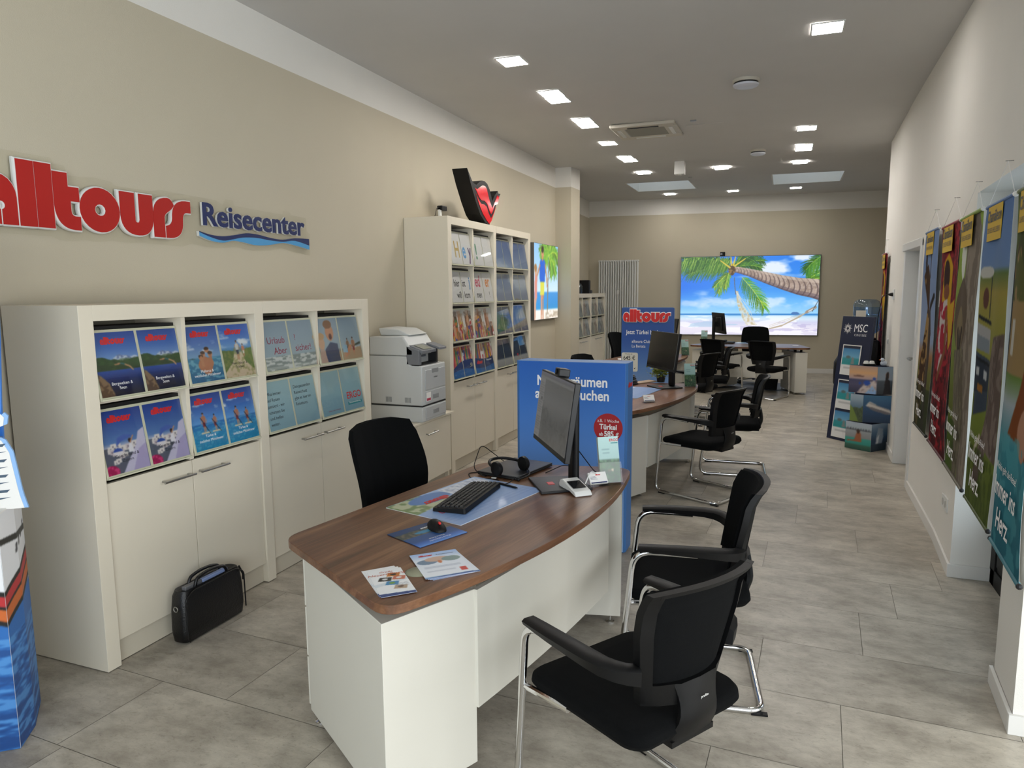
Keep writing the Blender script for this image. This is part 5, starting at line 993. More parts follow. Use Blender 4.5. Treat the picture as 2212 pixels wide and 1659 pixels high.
flat('writing_pad', 'small white notepad at the right end of the rear desk', 'notepad', [(.12, 11.94), (.21, 11.93), (.20, 12.04), (.12, 12.05)], TZ, TZ+.004, M_paper)
flat('paper_note', 'white papers on the third desk left of the blue board', 'paper', [(-1.98, 8.92), (-1.86, 8.94), (-1.90, 9.1), (-2.02, 9.08)], TZ, TZ+.004, M_paper)
# waste bins
for lb, p in (('black waste bin under the rear desk', (-.19, 12.1)), ('black waste bin under the foreground desk', (-1.02, 3.02))):
    t = thing('waste_bin', lb, 'waste bin', (*p, 0), 8); mb = MB(); mb.loft([[Vector((x, y, z)) for x, y in rpoly(.23*k, .19*k, .02, 3)] for z, k in ((0, .85), (.26, 1.0), (.265, 1.03), (.265, .97), (.03, .82))]); obj('body', mb, M_black, t, smooth=40)
# ================================================================ BIG SCREENS
def art_beach():
    a = Art(480, 270, '2f86e0'); A = a.asp
    a.grad([(0, 'ddd8ea'), (.08, 'e8e2f0'), (.16, 'cfd0ea'), (.2, 'd4e4f4'), (.235, 'b8dcf4'), (.262, '2f7fc8'), (.27, '2a78c4'), (.272, '9fd4f6'), (.42, '6db8f4'), (.6, '3f92ec'), (1, '2f80e8')])
    a.put((a.Y > .27), '1a5cd0', 0.0); m = np.clip((.55-a.X/A)*1.6, 0, 1)*np.clip((a.Y-.35)*2, 0, 1); a.put(m, '0f5fdc', .75)
    a.clouds(.28, .5, 3, .6, 'e6f2fc', 5, .6); a.clouds(.72, 1.1, 3.2, .42, 'f0f4fc', 11, .9); n = (a.X > A*.5); a.clouds(.32, .62, 3.4, .5, 'e4eefa', 23, .7)
    a.put((a.X < A*.5) & (a.Y > .75), '1c6ae4', .5)
    a.put((a.Y < .25) & (vnoise(a.X, a.Y*5, 3, 7) > .56), 'ffffff', .55); a.put((a.Y < .16) & (a.X > A*.45) & (vnoise(a.X, a.Y*6, 5, 9) > .55), 'b8b0d8', .6); a.put((a.Y < .18) & (a.Y > .1) & (a.X < A*.45) & (vnoise(a.X, a.Y*5, 3, 19) > .5), '9cc4e0', .5)
    a.ell(A*.84, .275, .05, .018, '4a78b4')
    m = np.clip((.45-a.X/A)*2, 0, 1)*np.clip((.72-np.abs(a.Y-.62)*2.2), 0, 1); a.put(m, '1266e0', .8)
    for ang, L, dr_ in ((178, .70, .25), (168, .66, .35), (186, .55, .2), (172, .5, .3), (160, .62, .5)): a.frond(A*.36, .885, ang, L, '2a5f24', '86ac44', 30, dr_, .010, .26)
    r = random.Random(4)
    for k in range(150): x = r.random()*.62; l_ = .10+.13*r.random()*(1-.4*abs(x-.3)); a.line([(x+.04, .99-.05*r.random()), (x-.02, .97-l_)], (.010, .002), ('234f20', '3f7428', '6c9438', '95b850')[k % 4], .9)
    for ang, L in ((240, .30), (222, .27), (255, .22)): a.frond(A*.355, .80, ang, L, '4a8a2c', 'd2dc5a', 16, .15, .010, .30)
    for ang, L in ((22, .38), (40, .36), (8, .34), (62, .26)): a.frond(A*.40, .87, ang, L, '25602a', '8ab440', 20, .5, .011, .30)
    a.frond(A*.45, .735, -47, .50, '3c9228', 'dce650', 26, .25, .010, .30)
    a.frond(A*1.03, .80, 200, .24, '3a8a2c', 'c4dc54', 14, .5, .011, .5); a.frond(A*1.03, .95, 205, .26, '2a6c2a', '8cb844', 16, .5, .011, .5); a.frond(A*1.03, 1.02, 215, .30, '2a6c2a', '8cb844', 16, .3, .011, .5); a.frond(A*1.02, .72, 185, .16, '3a8a2c', 'b4d04c', 12, .6, .010, .5)
    top = [(A*.385, .87), (A*.42, .868), (A*.5, .845), (A*.62, .80), (A*.74, .755), (A*.86, .72), (A*1.01, .70)]; bot = [(A*1.01, .435), (A*.95, .47), (A*.85, .51), (A*.74, .575), (A*.62, .655), (A*.5, .745), (A*.42, .79), (A*.385, .80)]
    P = top+bot; m = a.inpoly(P); a.put(m, 'b09c90'); a.put(m & (vnoise(a.X, a.Y, 16, 4) > .5), '978478', .8); a.put(m & (vnoise(a.X*1.5, a.Y, 40, 7) > .56), 'c8bab0', .5)
    s_ = (a.X/A-.385)/.62; yt = np.interp(a.X, [p[0] for p in top], [p[1] for p in top]); yb_ = np.interp(a.X, [p[0] for p in bot[::-1]], [p[1] for p in bot[::-1]]); v_ = (a.Y-yb_)/(yt-yb_+1e-6)
    s2_ = np.clip(s_+.05*(v_-.5)**2*4*(.3+s_)+.02*v_, 0, 1.3); ph = A*.62/.045*np.log(.035+.045*s2_); rg = np.abs(ph-np.round(ph)) < .13; a.put(m & rg, '5c4c4c', .75); a.put(m & (v_ > .8), 'd0c0b0', .45); a.put(m & (v_ < .25), '5a4c58', .5); a.put(m & (v_ < .1), '4a3c48', .5)
    a.put(((a.X-A*.375)/.045)**2+((a.Y-.835)/.075)**2 < 1, '54402c'); a.put((((a.X-A*.375)/.045)**2+((a.Y-.835)/.075)**2 < 1) & (vnoise(a.X, a.Y, 40, 3) > .5), '8a6c40')
    for p, q in (((A*.365, 1.0), (A*.37, .89)), ((A*.40, 1.0), (A*.385, .89)), ((A*.29, .95), (A*.36, .86)), ((A*.47, .97), (A*.395, .88))): a.line([p, q], (.012, .022), 'cdbb48')
    a.line([(A*.395, .73), (A*.40, .62), (A*.41, .52)], .008, '6a5a50')
    H = [(A*.41, .56), (A*.425, .56), (A*.46, .4), (A*.52, .25), (A*.57, .13), (A*.49, .13), (A*.45, .26), (A*.42, .4)]; mm = a.inpoly(H); a.put(mm, 'e2dcc8', .55); a.put(mm & (vnoise(a.X, a.Y, 40, 3) > .5), 'c4b48c', .8)
    for dx in (0, .03, .06): a.line([(A*.41, .56), (A*(.46+dx), .3), (A*(.5+dx), .12)], .006, 'dcd4c8')
    a.line([(A*.64, .07), (A*.75, .12), (A*.88, .24), (A*.98, .36)], (.012, .02), 'b8a890')
    for dy in (.02, .04): a.line([(A*.66, .08+dy), (A*.78, .16+dy), (A*.9, .26+dy*.4)], .005, 'cfc4b4')
    a.line([(A*.92, .29), (A*.98, .35)], .035, 'a09080'); a.line([(A*.935, .3), (A*.975, .34)], .012, 'd8e0e8'); a.line([(A*.96, .3), (A*1.0, .44)], .008, '404850'); return a
t = thing('light_box_screen', 'huge bright beach picture screen with leaning palm on the far wall', 'screen', (0, 0, 0))
xl, xr = -1.953, .577; yl, yr_ = yb(xl)-.05, yb(xr)-.05; F = frame(((xl+xr)/2, (yl+yr_)/2, 1.4805), (xr-xl, yr_-yl, 0)); w = hypot(xr-xl, yr_-yl); h = 1.52
mb = MB(); mb.box(-w/2, w/2, -h/2, h/2, -.05, -.003, F)
for a_, b_, c_, d_ in ((-w/2, -w/2+.008, -h/2, h/2), (w/2-.008, w/2, -h/2, h/2), (-w/2, w/2, h/2-.008, h/2), (-w/2, w/2, -h/2, -h/2+.01)): mb.box(a_, b_, c_, d_, -.003, .002, F)
obj('frame', mb, mat('grey_aluminium', '6a6c6c', .35, .6), t); picture('picture', art_beach(), F, w-.02, h-.02, M_screen, t)
t = thing('wall_camera', 'small black camera on top edge of the big beach screen', 'camera', (-1.18, yb(-1.18)-.055, 2.243))
obj('body', MB().box(-.045, .045, -.03, .03, 0, .075), M_black, t, bevel=.006); obj('lens', MB().lathe([(.018, 0), (.02, .006)], M=frame((-.02, -.031, .035), (1, 0, 0))), mat('lens_grey', '8a8c90', .2), t)
def art_couple():
    a = Art(70, 92, '9fd0ee', asp=1.02); A = a.asp; a.grad([(0, 'f2e8dc'), (.12, 'f4efe6'), (.14, '1f8fd0'), (.25, '2f8fd8'), (.36, '3a94dc'), (.37, 'cfe8f8'), (.7, 'a8d4f4'), (1, '8fc4f0')])
    a.line([(A*.53, .08), (A*.56, .5), (A*.60, .78)], .035, '8a7458')
    for ang, L in ((200, .4), (170, .34), (150, .4), (120, .3), (60, .34), (20, .42), (-20, .4), (-50, .3)): a.frond(A*.60, .86, ang, L, '4f9a30', 'c4dc4a', 12, 1.0, .03, .4)
    a.poly([(A*.26, .0), (A*.30, .0), (A*.33, .42), (A*.25, .42)], 'd09068'); a.poly([(A*.33, .0), (A*.37, .0), (A*.38, .42), (A*.33, .42)], 'c08058')
    a.poly([(A*.23, .32), (A*.40, .32), (A*.40, .5), (A*.24, .5)], 'dcd83c'); a.poly([(A*.22, .5), (A*.42, .5), (A*.46, .74), (A*.40, .8), (A*.26, .8), (A*.20, .72)], '1f5fd0'); a.line([(A*.44, .72), (A*.50, .58), (A*.52, .44)], .04, 'c88a64'); a.line([(A*.22, .72), (A*.13, .6), (A*.08, .55)], .04, 'c88a64')
    a.ell(A*.335, .88, .05, .075, 'd0946c'); a.ell(A*.335, .93, .055, .045, '2a1e18'); a.line([(A*.33, .8), (A*.335, .84)], .05, 'c88a64')
    a.poly([(A*.0, .26), (A*.1, .26), (A*.12, .56), (A*.02, .6)], 'e0907c'); a.ell(A*.06, .64, .05, .06, 'd8a884'); a.ell(A*.05, .68, .055, .05, 'a87844'); a.poly([(0, 0), (A*.04, 0), (A*.08, .28), (0, .28)], 'd09a78')
    a.put((a.Y < .1) & (a.X > A*.45) & (vnoise(a.X, a.Y*3, 9, 3) > .5), 'b0a088', .8); return a
t = thing('light_box_screen', 'bright picture of a man in blue shirt on a beach beside the pillar', 'screen', (0, 0, 0)); F = frame((-3.045, 9.245, 1.72), (0, 1, 0)); w, h = 1.02, 1.0
mb = MB(); mb.box(-w/2, w/2, -h/2, h/2, -.053, -.003, F); obj('frame', mb, mat('grey_aluminium'), t); picture('picture', art_couple(), F, w-.01, h-.01, M_screen, t)
# radiator
t = thing('radiator', 'tall white column radiator on the far wall left of the big screen', 'radiator', (0, 0, 0)); n = 17; xa, xb = -3.545, -2.75
mb = MB(); mk = MB(); sid = yb(-3.1)-.09
for i in range(n):
    x = xa+(xb-xa)*(i+.5)/n; y = yb(x)-.09
    for dy in (-.035, .035): mb.tube([(x, y+dy, .13), (x, y+dy, 2.19)], .0125, 8)
    for z in (.13, 2.18): mk.tube([(x, y-.048, z), (x, y+.048, z)], .02, 8)
obj('columns', mb, M_wpl, t, smooth=40); mb = MB()
for z in (.13, 2.18): mb.tube([(xa, yb(xa)-.09, z), (xb, yb(xb)-.09, z)], .018, 8)
mk.add(mb.v, mb.f); obj('headers', mk, M_wpl, t, smooth=40)
mb = MB(); mb.box(-3.17, -3.12, yb(-3.15)-.15, yb(-3.15)-.12, 1.52, 1.60); obj('heat_meter', mb, M_base, t, bevel=.004)
mb = MB(); mb.box(xa+.1, xa+.13, yb(xa)-.09, yb(xa)-.002, 1.9, 1.93); mb.box(xb-.13, xb-.1, yb(xb)-.09, yb(xb)-.002, 1.9, 1.93); obj('wall_bracket', mb, M_wpl, t)
# ================================================================ CARDBOARD DISPLAYS
def art_box():
    a = Art(70, 112, '2f6cc0'); A = a.asp; a.grad([(0, '9fc0ea'), (.15, '8fb4e6'), (.5, '5c8ed8'), (1, '1a5cb4')])
    for k in range(14):
        x = A*(.14+.055*k); a.ell(x, .12+.02*sin(k), .03, .03, 'e8ecf4'); a.ell(x+.012, .13, .012, .012, '2c4c94')
    a.poly([(A*.10, .2), (A*.14, .2), (A*.2, .14), (A*.17, .12)], 'd8a088'); a.poly([(A*.86, .12), (A*.93, .15), (A*.92, .17), (A*.86, .15)], 'd8a088'); a.ell(A*.5, .05, .3, .06, 'd8c8b0'); return a
t = thing('box_display', 'tall blue cardboard box display with red Türkei disc behind the foreground desk', 'cardboard display', (0, 0, 0))
x0, x1, y0, y1, H = -1.565, -.862, 4.15, 4.33, 1.17
M_bsd = mat('blue_cardboard', '3f74b4', .5); mb = MB(); mb.box(x0, x1, y0, y1, .002, H-.006)
mb2 = MB(); mb2.v = []; P = [(x0, y0+.01), (x0+.02, y0), (x1-.01, y0), (x1, y0+.02), (x1, y1-.02), (x1-.02, y1), (x0+.2, y1-.03), (x0+.02, y1)]
obj('box', MB().prism(P, .002, H), M_bsd, t); F = frame(((x0+x1)/2+.002, y0-.0015, .002+H/2), (1, 0, 0)); f = picture('front_print', art_box(), F, x1-x0-.03, H-.01, M_printc, t)
T_ = lambda x, z: frame((x, y0-.0035, z), (1, 0, 0))
mb = MB(); txt(mb, 'Nicht träumen', .088, T_(-1.205, 1.022), fat=.022, xs=.86); txt(mb, 'alltours buchen', .088, T_(-1.205, .940), fat=.022, xs=.86); obj('lettering', mb, M_txtw, f)
disc = obj('red_disc', MB().lathe([(.089, -.001), (.089, .0)], M=T_(-.975, .775), seg=40), mat('red_disc_print', 'a81c22', .45), f)
mb = MB(); txt(mb, 'z.B. 1 Woche', .027, T_(-.975, .81), xs=.9); txt(mb, 'Türkei', .045, T_(-.975, .767), fat=.03, xs=.9); txt(mb, 'ab', .03, T_(-1.018, .727), fat=.02, xs=.9); txt(mb, '585', .045, T_(-.97, .725), fat=.03, xs=.9); txt(mb, '€', .03, T_(-.918, .727), fat=.02); mb.v = [(v[0], v[1]-.0012, v[2]) for v in mb.v]; obj('lettering', mb, M_txtw, disc)
mb = MB(); logo(mb, frame((x1+.0006, y0+.03, 1.02), (0, 1, 0)), .024); obj('side_logo', mb, M_txtr, t)
t = thing('board_display', 'blue cardboard board reading Jetzt Türkei, big red logo on top', 'cardboard display', (0, 0, 0))
bx, by, bw, bz0, bz1 = -1.47, 8.15, .60, .0, 1.41
F = frame((bx, by, .705), (1, -.0, 0)); a = Art(40, 92, '2a54a0'); a.grad([(0, 'c8ccd4'), (.25, '8fa8cc'), (.5, '5c84c0'), (.75, '28509c'), (1, '2a4c8c')])
mb = MB(); mb.prism(rpoly(bw, 1.40, .02), -.012, -.0015, F); 
for s in (-.2, .2): mb.prism([(s-.02, -.70), (s+.02, -.70), (s+.02, .2), (s-.02, .2)], -.03, -.012, F)
obj('board', mb, M_bsd, t); f = picture('front_print', a, F, bw-.006, 1.39, M_printc, t)
T_ = lambda x, z: F@Matrix.Translation((x, z-.705, .0012))
mb = MB(); logo(mb, T_(-.280, 1.240), .108, ext=.003, bev=.006, res=1); obj('logo_rim', mb, M_wpl, t); mb = MB(); logo(mb, T_(-.280, 1.240)@Matrix.Translation((0, 0, .0105)), .108, ext=.001); obj('logo', mb, M_txtr, t)
mb = MB(); txt(mb, 'Jetzt Türkei buchen', .068, T_(-.245, 1.10), align='LEFT', fat=.01, xs=.8); txt(mb, 'alltoura Club Hotel', .048, T_(-.18, 1.0), align='LEFT', xs=.85); txt(mb, 'La Benata', .048, T_(-.18, .945), align='LEFT', xs=.85)
for k in range(4): shape(mb, [arc(.055+.035*k, 0, .013, .013, 0, 360, 12)[:-1]], T_(0, .96))
obj('lettering', mb, M_txtw, f); tagc = obj('price_tag', MB().prism(rpoly(.19, .22, .02), 0, .002, T_(-.2, .775)), mat('pale_card', 'd6d6cc', .5), f)
mb = MB(); txt(mb, '1 Woche ab', .02, T_(-.27, .862)@Matrix.Translation((0, 0, .0025)), align='LEFT'); txt(mb, '645 €', .068, T_(-.205, .80)@Matrix.Translation((0, 0, .0025)), fat=.008, xs=.85); shape(mb, [[(-.15, .0), (-.145, .008), (-.14, .003), (-.125, .02), (-.14, -.008)]], T_(0, .70)@Matrix.Translation((0, 0, .0025))); obj('lettering', mb, M_txtd, tagc)
# potted plant half hidden under the monitor of the second desk
t = thing('potted_plant', 'small yellow green leafy plant behind the monitor on the second desk', 'plant', (-1.10, 6.86, TZ)); mb = MB(); r = random.Random(3)
for k in range(420):
    p = Vector((r.gauss(0, .045), r.gauss(0, .04), .10+r.gauss(0, .026))); d = Vector((r.uniform(-1, 1), r.uniform(-1, 1), r.uniform(-.3, 1))).normalized(); e = d.cross(Vector((.3, .2, 1))).normalized(); mb.add([p, p+d*.012+e*.012, p+d*.03+Vector((0, 0, -.004)), p+d*.012-e*.012], [(0, 1, 2, 3)])
obj('foliage', mb, mat('yellow_green_leaves', '7f8a34', .6), t); mb = MB(); mb.lathe([(.035, 0), (.045, .06), (.041, .06), (.035, .02)], seg=20); obj('pot', mb, M_dark, t)
# leaning navy board, three picture cubes, water dispenser at the end of the right wall
def art_msc():
    a = Art(34, 60, 'e2e2e0'); a.grad([(0, 'dcdcda'), (.33, 'd8d8d8'), (.335, '1f8a8c'), (.55, '2f8f98'), (.6, '6aa4c4'), (.9, '3f7fae'), (.905, '1c2036'), (1, '1c2036')]); a.ell(.2, .6, .08, .05, '5a6a6c'); a.poly([(.3, .36), (.42, .36), (.4, .58), (.33, .62)], '7c8484')
    for k in range(6): a.line([(.08, .06+.035*k), (.48, .06+.035*k)], .008, '9a9c9c')
    return a
M_navyb = mat('dark_navy_board', '16203c', .35)
O = Vector((.465, 8.29, 0)); dr = Vector((.29, -.31, 0)).normalized(); nrm = Vector((dr.y, -dr.x, 0)); up = Vector((-nrm.x*.115, -nrm.y*.115, 1)).normalized(); F = frame(O+dr*.2+up*.66, dr, up)
t = thing('board_display', 'leaning dark navy board with sun emblem and three leaflet pockets', 'cardboard display', (0, 0, 0)); mb = MB(); mb.box(-.2, .2, -.66, .66, -.03, 0, F)
B = O+dr*.2-nrm*.30; mb.add([O+dr*.05+up*1.1-nrm*.035, O+dr*.07+up*1.1-nrm*.035, O+dr*.07-nrm*.34, O+dr*.05-nrm*.34], [(0, 1, 2, 3)]); mb.add([O+dr*.33+up*1.1-nrm*.035, O+dr*.35+up*1.1-nrm*.035, O+dr*.35-nrm*.34, O+dr*.33-nrm*.34], [(0, 1, 2, 3)])
obj('board', mb, M_navyb, t, bevel=.002)
T_ = lambda x, y: F@Matrix.Translation((x, y, .0008)); mb = MB(); txtfit(mb, 'MSC', .165, .078, T_(-.03, .50)); txt(mb, 'CRUISES', .032, T_(.055, .455), sp=1.35)
for k in range(16):
    a1 = 2*pi*k/16; L = .05 if k % 2 else .062; c = (-.115, .53); n_ = (-sin(a1)*.004, cos(a1)*.004); shape(mb, [[(c[0]+.026*cos(a1)+n_[0], c[1]+.026*sin(a1)+n_[1]), (c[0]+L*cos(a1), c[1]+L*sin(a1)), (c[0]+.026*cos(a1)-n_[0], c[1]+.026*sin(a1)-n_[1])]], T_(0, 0))
shape(mb, [arc(-.115, .53, .022, .022, 0, 360, 16)[:-1], arc(-.115, .53, .016, .016, 0, 360, 16)[:-1]], T_(0, 0)); txt(mb, 'Entdecken Sie die Zukunft der Kreuzfahrt', .018, T_(.02, -.60)); obj('lettering', mb, M_txtw, t)
am = art_msc()
for y in (.20, -.17, -.44-.03):
    o = obj('pocket', MB().box(-.118, .118, -.16, .16, .0005, .006, T_(.0-.02, y)), M_wpl, t); picture('leaflet', am, T_(-.02, y)@Matrix.Translation((0, 0, .0075)), .215, .30, M_print1, o)
def art_cube(kind):
    a = Art(44, 44, '35506c'); 
    if kind == 0: a.grad([(0, '3c3a50'), (.3, '54526c'), (.5, '4a4a68'), (.52, 'b09a9c'), (.75, 'd8a878'), (1, 'b4988c')]); a.ell(.35, .62, .2, .035, '7a5a50'); a.poly([(.3, 0), (1, 0), (1, .45), (.9, .5), (.55, .35)], 'c8bcb8'); a.ell(.65, .38, .12, .1, '2c4fa0'); a.ell(.4, .36, .05, .05, '2c4fa0'); a.ell(.9, .56, .06, .05, '2c4fa0'); a.poly([(.6, 0), (.85, .3), (1, .1), (1, 0)], '8fb0d8'); a.put(a.inpoly([(.3, 0), (1, 0), (1, .45), (.9, .5), (.55, .35)]) & (vnoise(a.X, a.Y, 16, 3) > .6), 'a08c88')
    if kind == 1: a.grad([(0, '2c3238'), (.5, '48525c'), (.52, '8a94a0'), (1, '7c8c9c')]); a.poly([(.35, 0), (.8, 0), (.7, .5), (.5, .6)], '16141a'); a.ell(.55, .68, .1, .14, '8a5a44'); a.poly([(.4, .3), (.5, .8), (.62, .82), (.6, .5)], '20181a')
    if kind == 2: a.grad([(0, '16304c'), (.5, '24486c'), (1, '3a6a8c')]); a.poly([(.08, .62), (.2, .78), (.5, .62), (.85, .5), (.95, .36), (.8, .3), (.3, .45)], 'c8c0b8'); a.poly([(.1, .6), (.3, .45), (.8, .3), (.93, .36), (.75, .42), (.3, .56)], '6a6468'); a.line([(.2, .72), (.6, .57), (.85, .48)], .03, '8a8484')
    if kind == 3: a.grad([(0, '4a5c34'), (.45, '5c6c4c'), (.5, '5a7486'), (.8, '8ca0b0'), (1, 'a4b4c0')]); a.ridge(.55, .18, 3, 5, '44523c', '56644a'); a.poly([(0, 0), (.7, 0), (.2, .5), (0, .6)], '6f8440')
    if kind == 4: a.grad([(0, '2c5044'), (.18, '3a6454'), (.2, '2f8c80'), (.42, '3f9c90'), (.44, '8c8c8c'), (.7, '9aa0a4'), (.72, '50545c'), (.78, 'a8b4bc'), (1, 'b0bcc8')]); a.poly([(.35, .28), (.65, .28), (.6, .62), (.48, .7), (.4, .5)], '9c5c3c'); a.line([(.1, .3), (.4, .33)], .05, '9c5c3c'); a.ell(.5, .68, .06, .08, '3c2418'); [a.line([(.1*k, .72), (.1*k, .78)], .03, '3c4048') for k in range(1, 10)]
    if kind == 5: a.grad([(0, '3c4c60'), (.4, '2c4058'), (.6, '42607c'), (1, '8ca0b4')]); a.poly([(.25, .1), (.6, .0), (.75, .5), (.7, .8), (.4, .85), (.3, .5)], '8c98a4'); a.poly([(.3, .15), (.4, .1), (.5, .6), (.35, .5)], 'c8ccd0'); a.ridge(.3, .1, 3, 8, '2c3c48')
    return a
CU = [((.832, 7.653), 0.0, .278, (4, 5), 'bottom picture cube with pool and ship photos'), ((.835, 7.70), .286, .275, (3, 2), 'middle picture cube with fjord and cruise ship photos'), ((.86, 7.69), .569, .275, (0, 1), 'top picture cube with sunset village photo')]
for i, (p, z, s, ks, lb) in enumerate(CU):
    yaw = (142.5, 160, 150)[i]; t = thing('picture_cube', lb+', stacked by the navy board', 'cardboard cube', (p[0], p[1], z), 0, 'stack of three picture cubes')
    la, lb_ = ((.275, .252), (.135, .275), (.275, .165))[i]; u = Vector((cos(radians(yaw)), sin(radians(yaw)), 0)); v = Vector((sin(radians(yaw)), -cos(radians(yaw)), 0))
    if i == 1: u = Vector((-.8, .6, 0)).normalized(); v = Vector((.9, .06, 0)).normalized(); q0 = Vector((-.085, .0, 0))
    else: q0 = Vector((0, 0, 0)); v = Vector((.165, .195, 0)).normalized() if i == 0 else Vector((.9, .22, 0)).normalized()
    q = [q0, q0+u*la, q0+u*la+v*lb_, q0+v*lb_]
    if i == 1: q = [q0, q0+u*la, q0+u*la+v*lb_, q0+v*lb_]
    obj('cube', MB().prism([(k.x, k.y) for k in q], .001, s), M_navyb, t)
    picture('left_photo', art_cube(ks[0]), frame(q0+u*la/2+Vector((0, 0, s/2))+(-v)*.0015 + Vector((0, 0, 0)), -u), la, s-.004, M_printc, t); nn = Vector((v.y, -v.x, 0)); picture('right_photo', art_cube(ks[1]), frame(q0+v*lb_/2+Vector((0, 0, s/2))+nn*.0015, v), lb_, s-.004, M_printc, t)
t = thing('sample_tray', 'small black tray of white cups on the top picture cube', 'tray', (.79, 7.80, .846), 10); obj('tray', MB().box(-.055, .055, -.035, .035, 0, .018), M_black, t, bevel=.004)
for s in (-1, 1): obj('cup', MB().lathe([(.028, 0), (.02, .025), (.001, .028)], c=(s*.026, 0, .018), seg=12), M_wpl, t)
t = thing('duck_figure', 'little white duck figure with orange beak on the top picture cube', 'figure', (.915, 7.76, .847), 20); mb = MB(); mb.ball((0, 0, .026), .028, sq=(1.2, .9, .9)); mb.ball((-.015, 0, .062), .018); obj('body', mb, mat('duck_white', 'b8c0cc', .4), t, smooth=80); obj('beak', MB().ball((-.036, 0, .06), .008, sq=(1.4, 1, .5)), mat('orange', 'c86428', .4), t); obj('base', MB().box(-.035, .035, -.03, .03, 0, .006), M_navyb, t)
t = thing('water_dispenser', 'black water dispenser with big clear bottle behind the navy board', 'water dispenser', (.848, 8.9, 0))
obj('cabinet', MB().box(-.15, .135, -.15, .17, 0, 1.03), M_black, t, bevel=.02); obj('top_ring', MB().lathe([(.12, 1.03), (.11, 1.05), (.07, 1.06)], seg=24), M_black, t, smooth=40)
M_blu = clear_mat('blue_clear_plastic', (.62, .76, .93), .10, .05); pr = [(.04, 1.045), (.06, 1.075), (.125, 1.12), (.138, 1.14), (.138, 1.19), (.131, 1.2), (.138, 1.21), (.138, 1.29), (.131, 1.3), (.138, 1.31), (.138, 1.42), (.125, 1.46), (.09, 1.48), (.03, 1.482)]
obj('bottle', MB().lathe(pr, seg=32), M_blu, t, smooth=50); w_ = [(r_*.96, z_+.004) for r_, z_ in pr if z_ < 1.4]+[(.13, 1.395), (.001, 1.395)]; obj('water', MB().lathe(w_, seg=32), clear_mat('water', (.72, .86, 1), .06), t)
mb = MB(); mb.box(-.12, -.02, -.1395, -.139, 1.25, 1.36); obj('bottle_label', mb, mat('label_pale', 'd0ccc0', .5), t)
t = thing('shoulder_bag', 'dark object leaning behind the left edge of the navy board', 'bag', (.60, 8.72, 0)); mb = MB(); mb.loft([[Vector((x, y, z)) for x, y in rpoly(.14*k, .2*k, .04)] for z, k in ((.5, .7), (.55, 1), (.78, 1), (.86, .5))]); mb.box(-.05, .05, -.08, .08, 0.0, .5); obj('body', mb, M_black, t, smooth=60)
# ================================================================ FRONT LEFT SHIP DISPLAY
def art_hull():
    a = Art(150, 300, '2f6cb0', asp=.5); A = a.asp; n = vnoise(a.X*1.6, a.Y*5, 14, 5, 4)
    a.grad([(0, '1c4c8c'), (.45, '2a6ab4'), (.55, '3a7cc4'), (.56, 'e4e6ea'), (1, 'e8e8ea')]); a.put((a.Y < .5) & (n > .55), '5a9ad8', .7); a.put((a.Y < .5) & (n < .4), '143c78', .6)
    e = .52+.10*(a.X/A); a.put((a.Y < e) & (a.Y > .48), '2a6ab4'); a.put((np.abs(a.Y-e) < .012), 'd8e0e8')
    k = a.X/A; up = .60+.16*np.abs(k-.6)**.8*1.1+.0*k; a.put((a.Y > up-.07) & (a.Y < up+.075), '141414'); a.put((a.Y > up-.05) & (a.Y < up), 'c8662c'); a.put((a.Y > up+.012) & (a.Y < up+.055), 'b82c30')
    a.put((a.Y > .93-.1*k) & (a.Y < .955-.1*k) , '141414')
    for i in range(4): a.line([(A*(.78+.06*i), .80+.015*i), (A*(.79+.06*i), .83+.015*i)], .012, '3c3c40')
    return a
t = thing('ship_display', 'cardboard ship display at the left edge, blue water and striped hull', 'cardboard display', (0, 0, 0)); H = .86
P = [(-2.478, 1.549), (-2.56, 1.66), (-2.70, 1.78), (-2.95, 1.70), (-3.02, 1.30), (-2.93, 1.20)]; mb = MB(); mb.prism(P, .001, H-.004); obj('column', mb, M_bsd, t)
ah = art_hull()
for i, (a_, b_, x0_, x1_) in enumerate((((-2.93, 1.20), (-2.478, 1.549), 0, .6), ((-2.478, 1.549), (-2.56, 1.66), .6, .8), ((-2.56, 1.66), (-2.70, 1.78), .8, 1.0))):
    a3, b3 = Vector((*a_, 0)), Vector((*b_, 0)); d3 = (b3-a3); n3 = Vector((d3.y, -d3.x, 0)).normalized(); picture('hull_print', ah, frame((a3+b3)/2+n3*.0015+Vector((0, 0, H/2)), d3), d3.length, H-.004, M_printc, t, x0=x0_, x1=x1_)
mb = MB(); mb.prism([(p[0]*1.0+(p[0]+2.75)*.03, p[1]+(p[1]-1.5)*.03) for p in P], H-.003, H+.004); obj('top_tray', mb, M_paper, t)
F = frame((-2.63, 1.52, H), (.47, .33, 0), (0, 0, 1)); a = Art(40, 90, '3f7fd0'); a.grad([(0, '5a94d8'), (.5, '2f74cc'), (1, '2a68c0')])
mb = MB(); q = [(-.40, 0), (.115, 0), (.125, .2), (.13, .36), (.145, .58), (.155, .77), (.16, .95), (-.40, 1.0)]; mb.prism(q, -.012, 0, F@Matrix.Translation((0, 0, -.08))); obj('back_board', mb, mat('bright_blue_cardboard', '3f84dc', .5), t)
deck = [(-.40, -.42), (.215, -.42), (.205, -.35), (.20, -.30), (.185, -.10), (.165, -.03), (.13, .0), (.135, .03), (.175, .055), (.18, .10), (.17, .12), (.155, .10), (.07, .085), (.07, .125), (.055, .15), (.04, .125), (.035, .09), (-.40, .05)]
deck = [(x, (y+.42)*.63) for x, y in deck]
mb = MB(); mb.prism(deck, -.008, 0, F); cut = obj('ship_cutout', mb, mat('pale_blue_edge', '8fb8e8', .5), t)
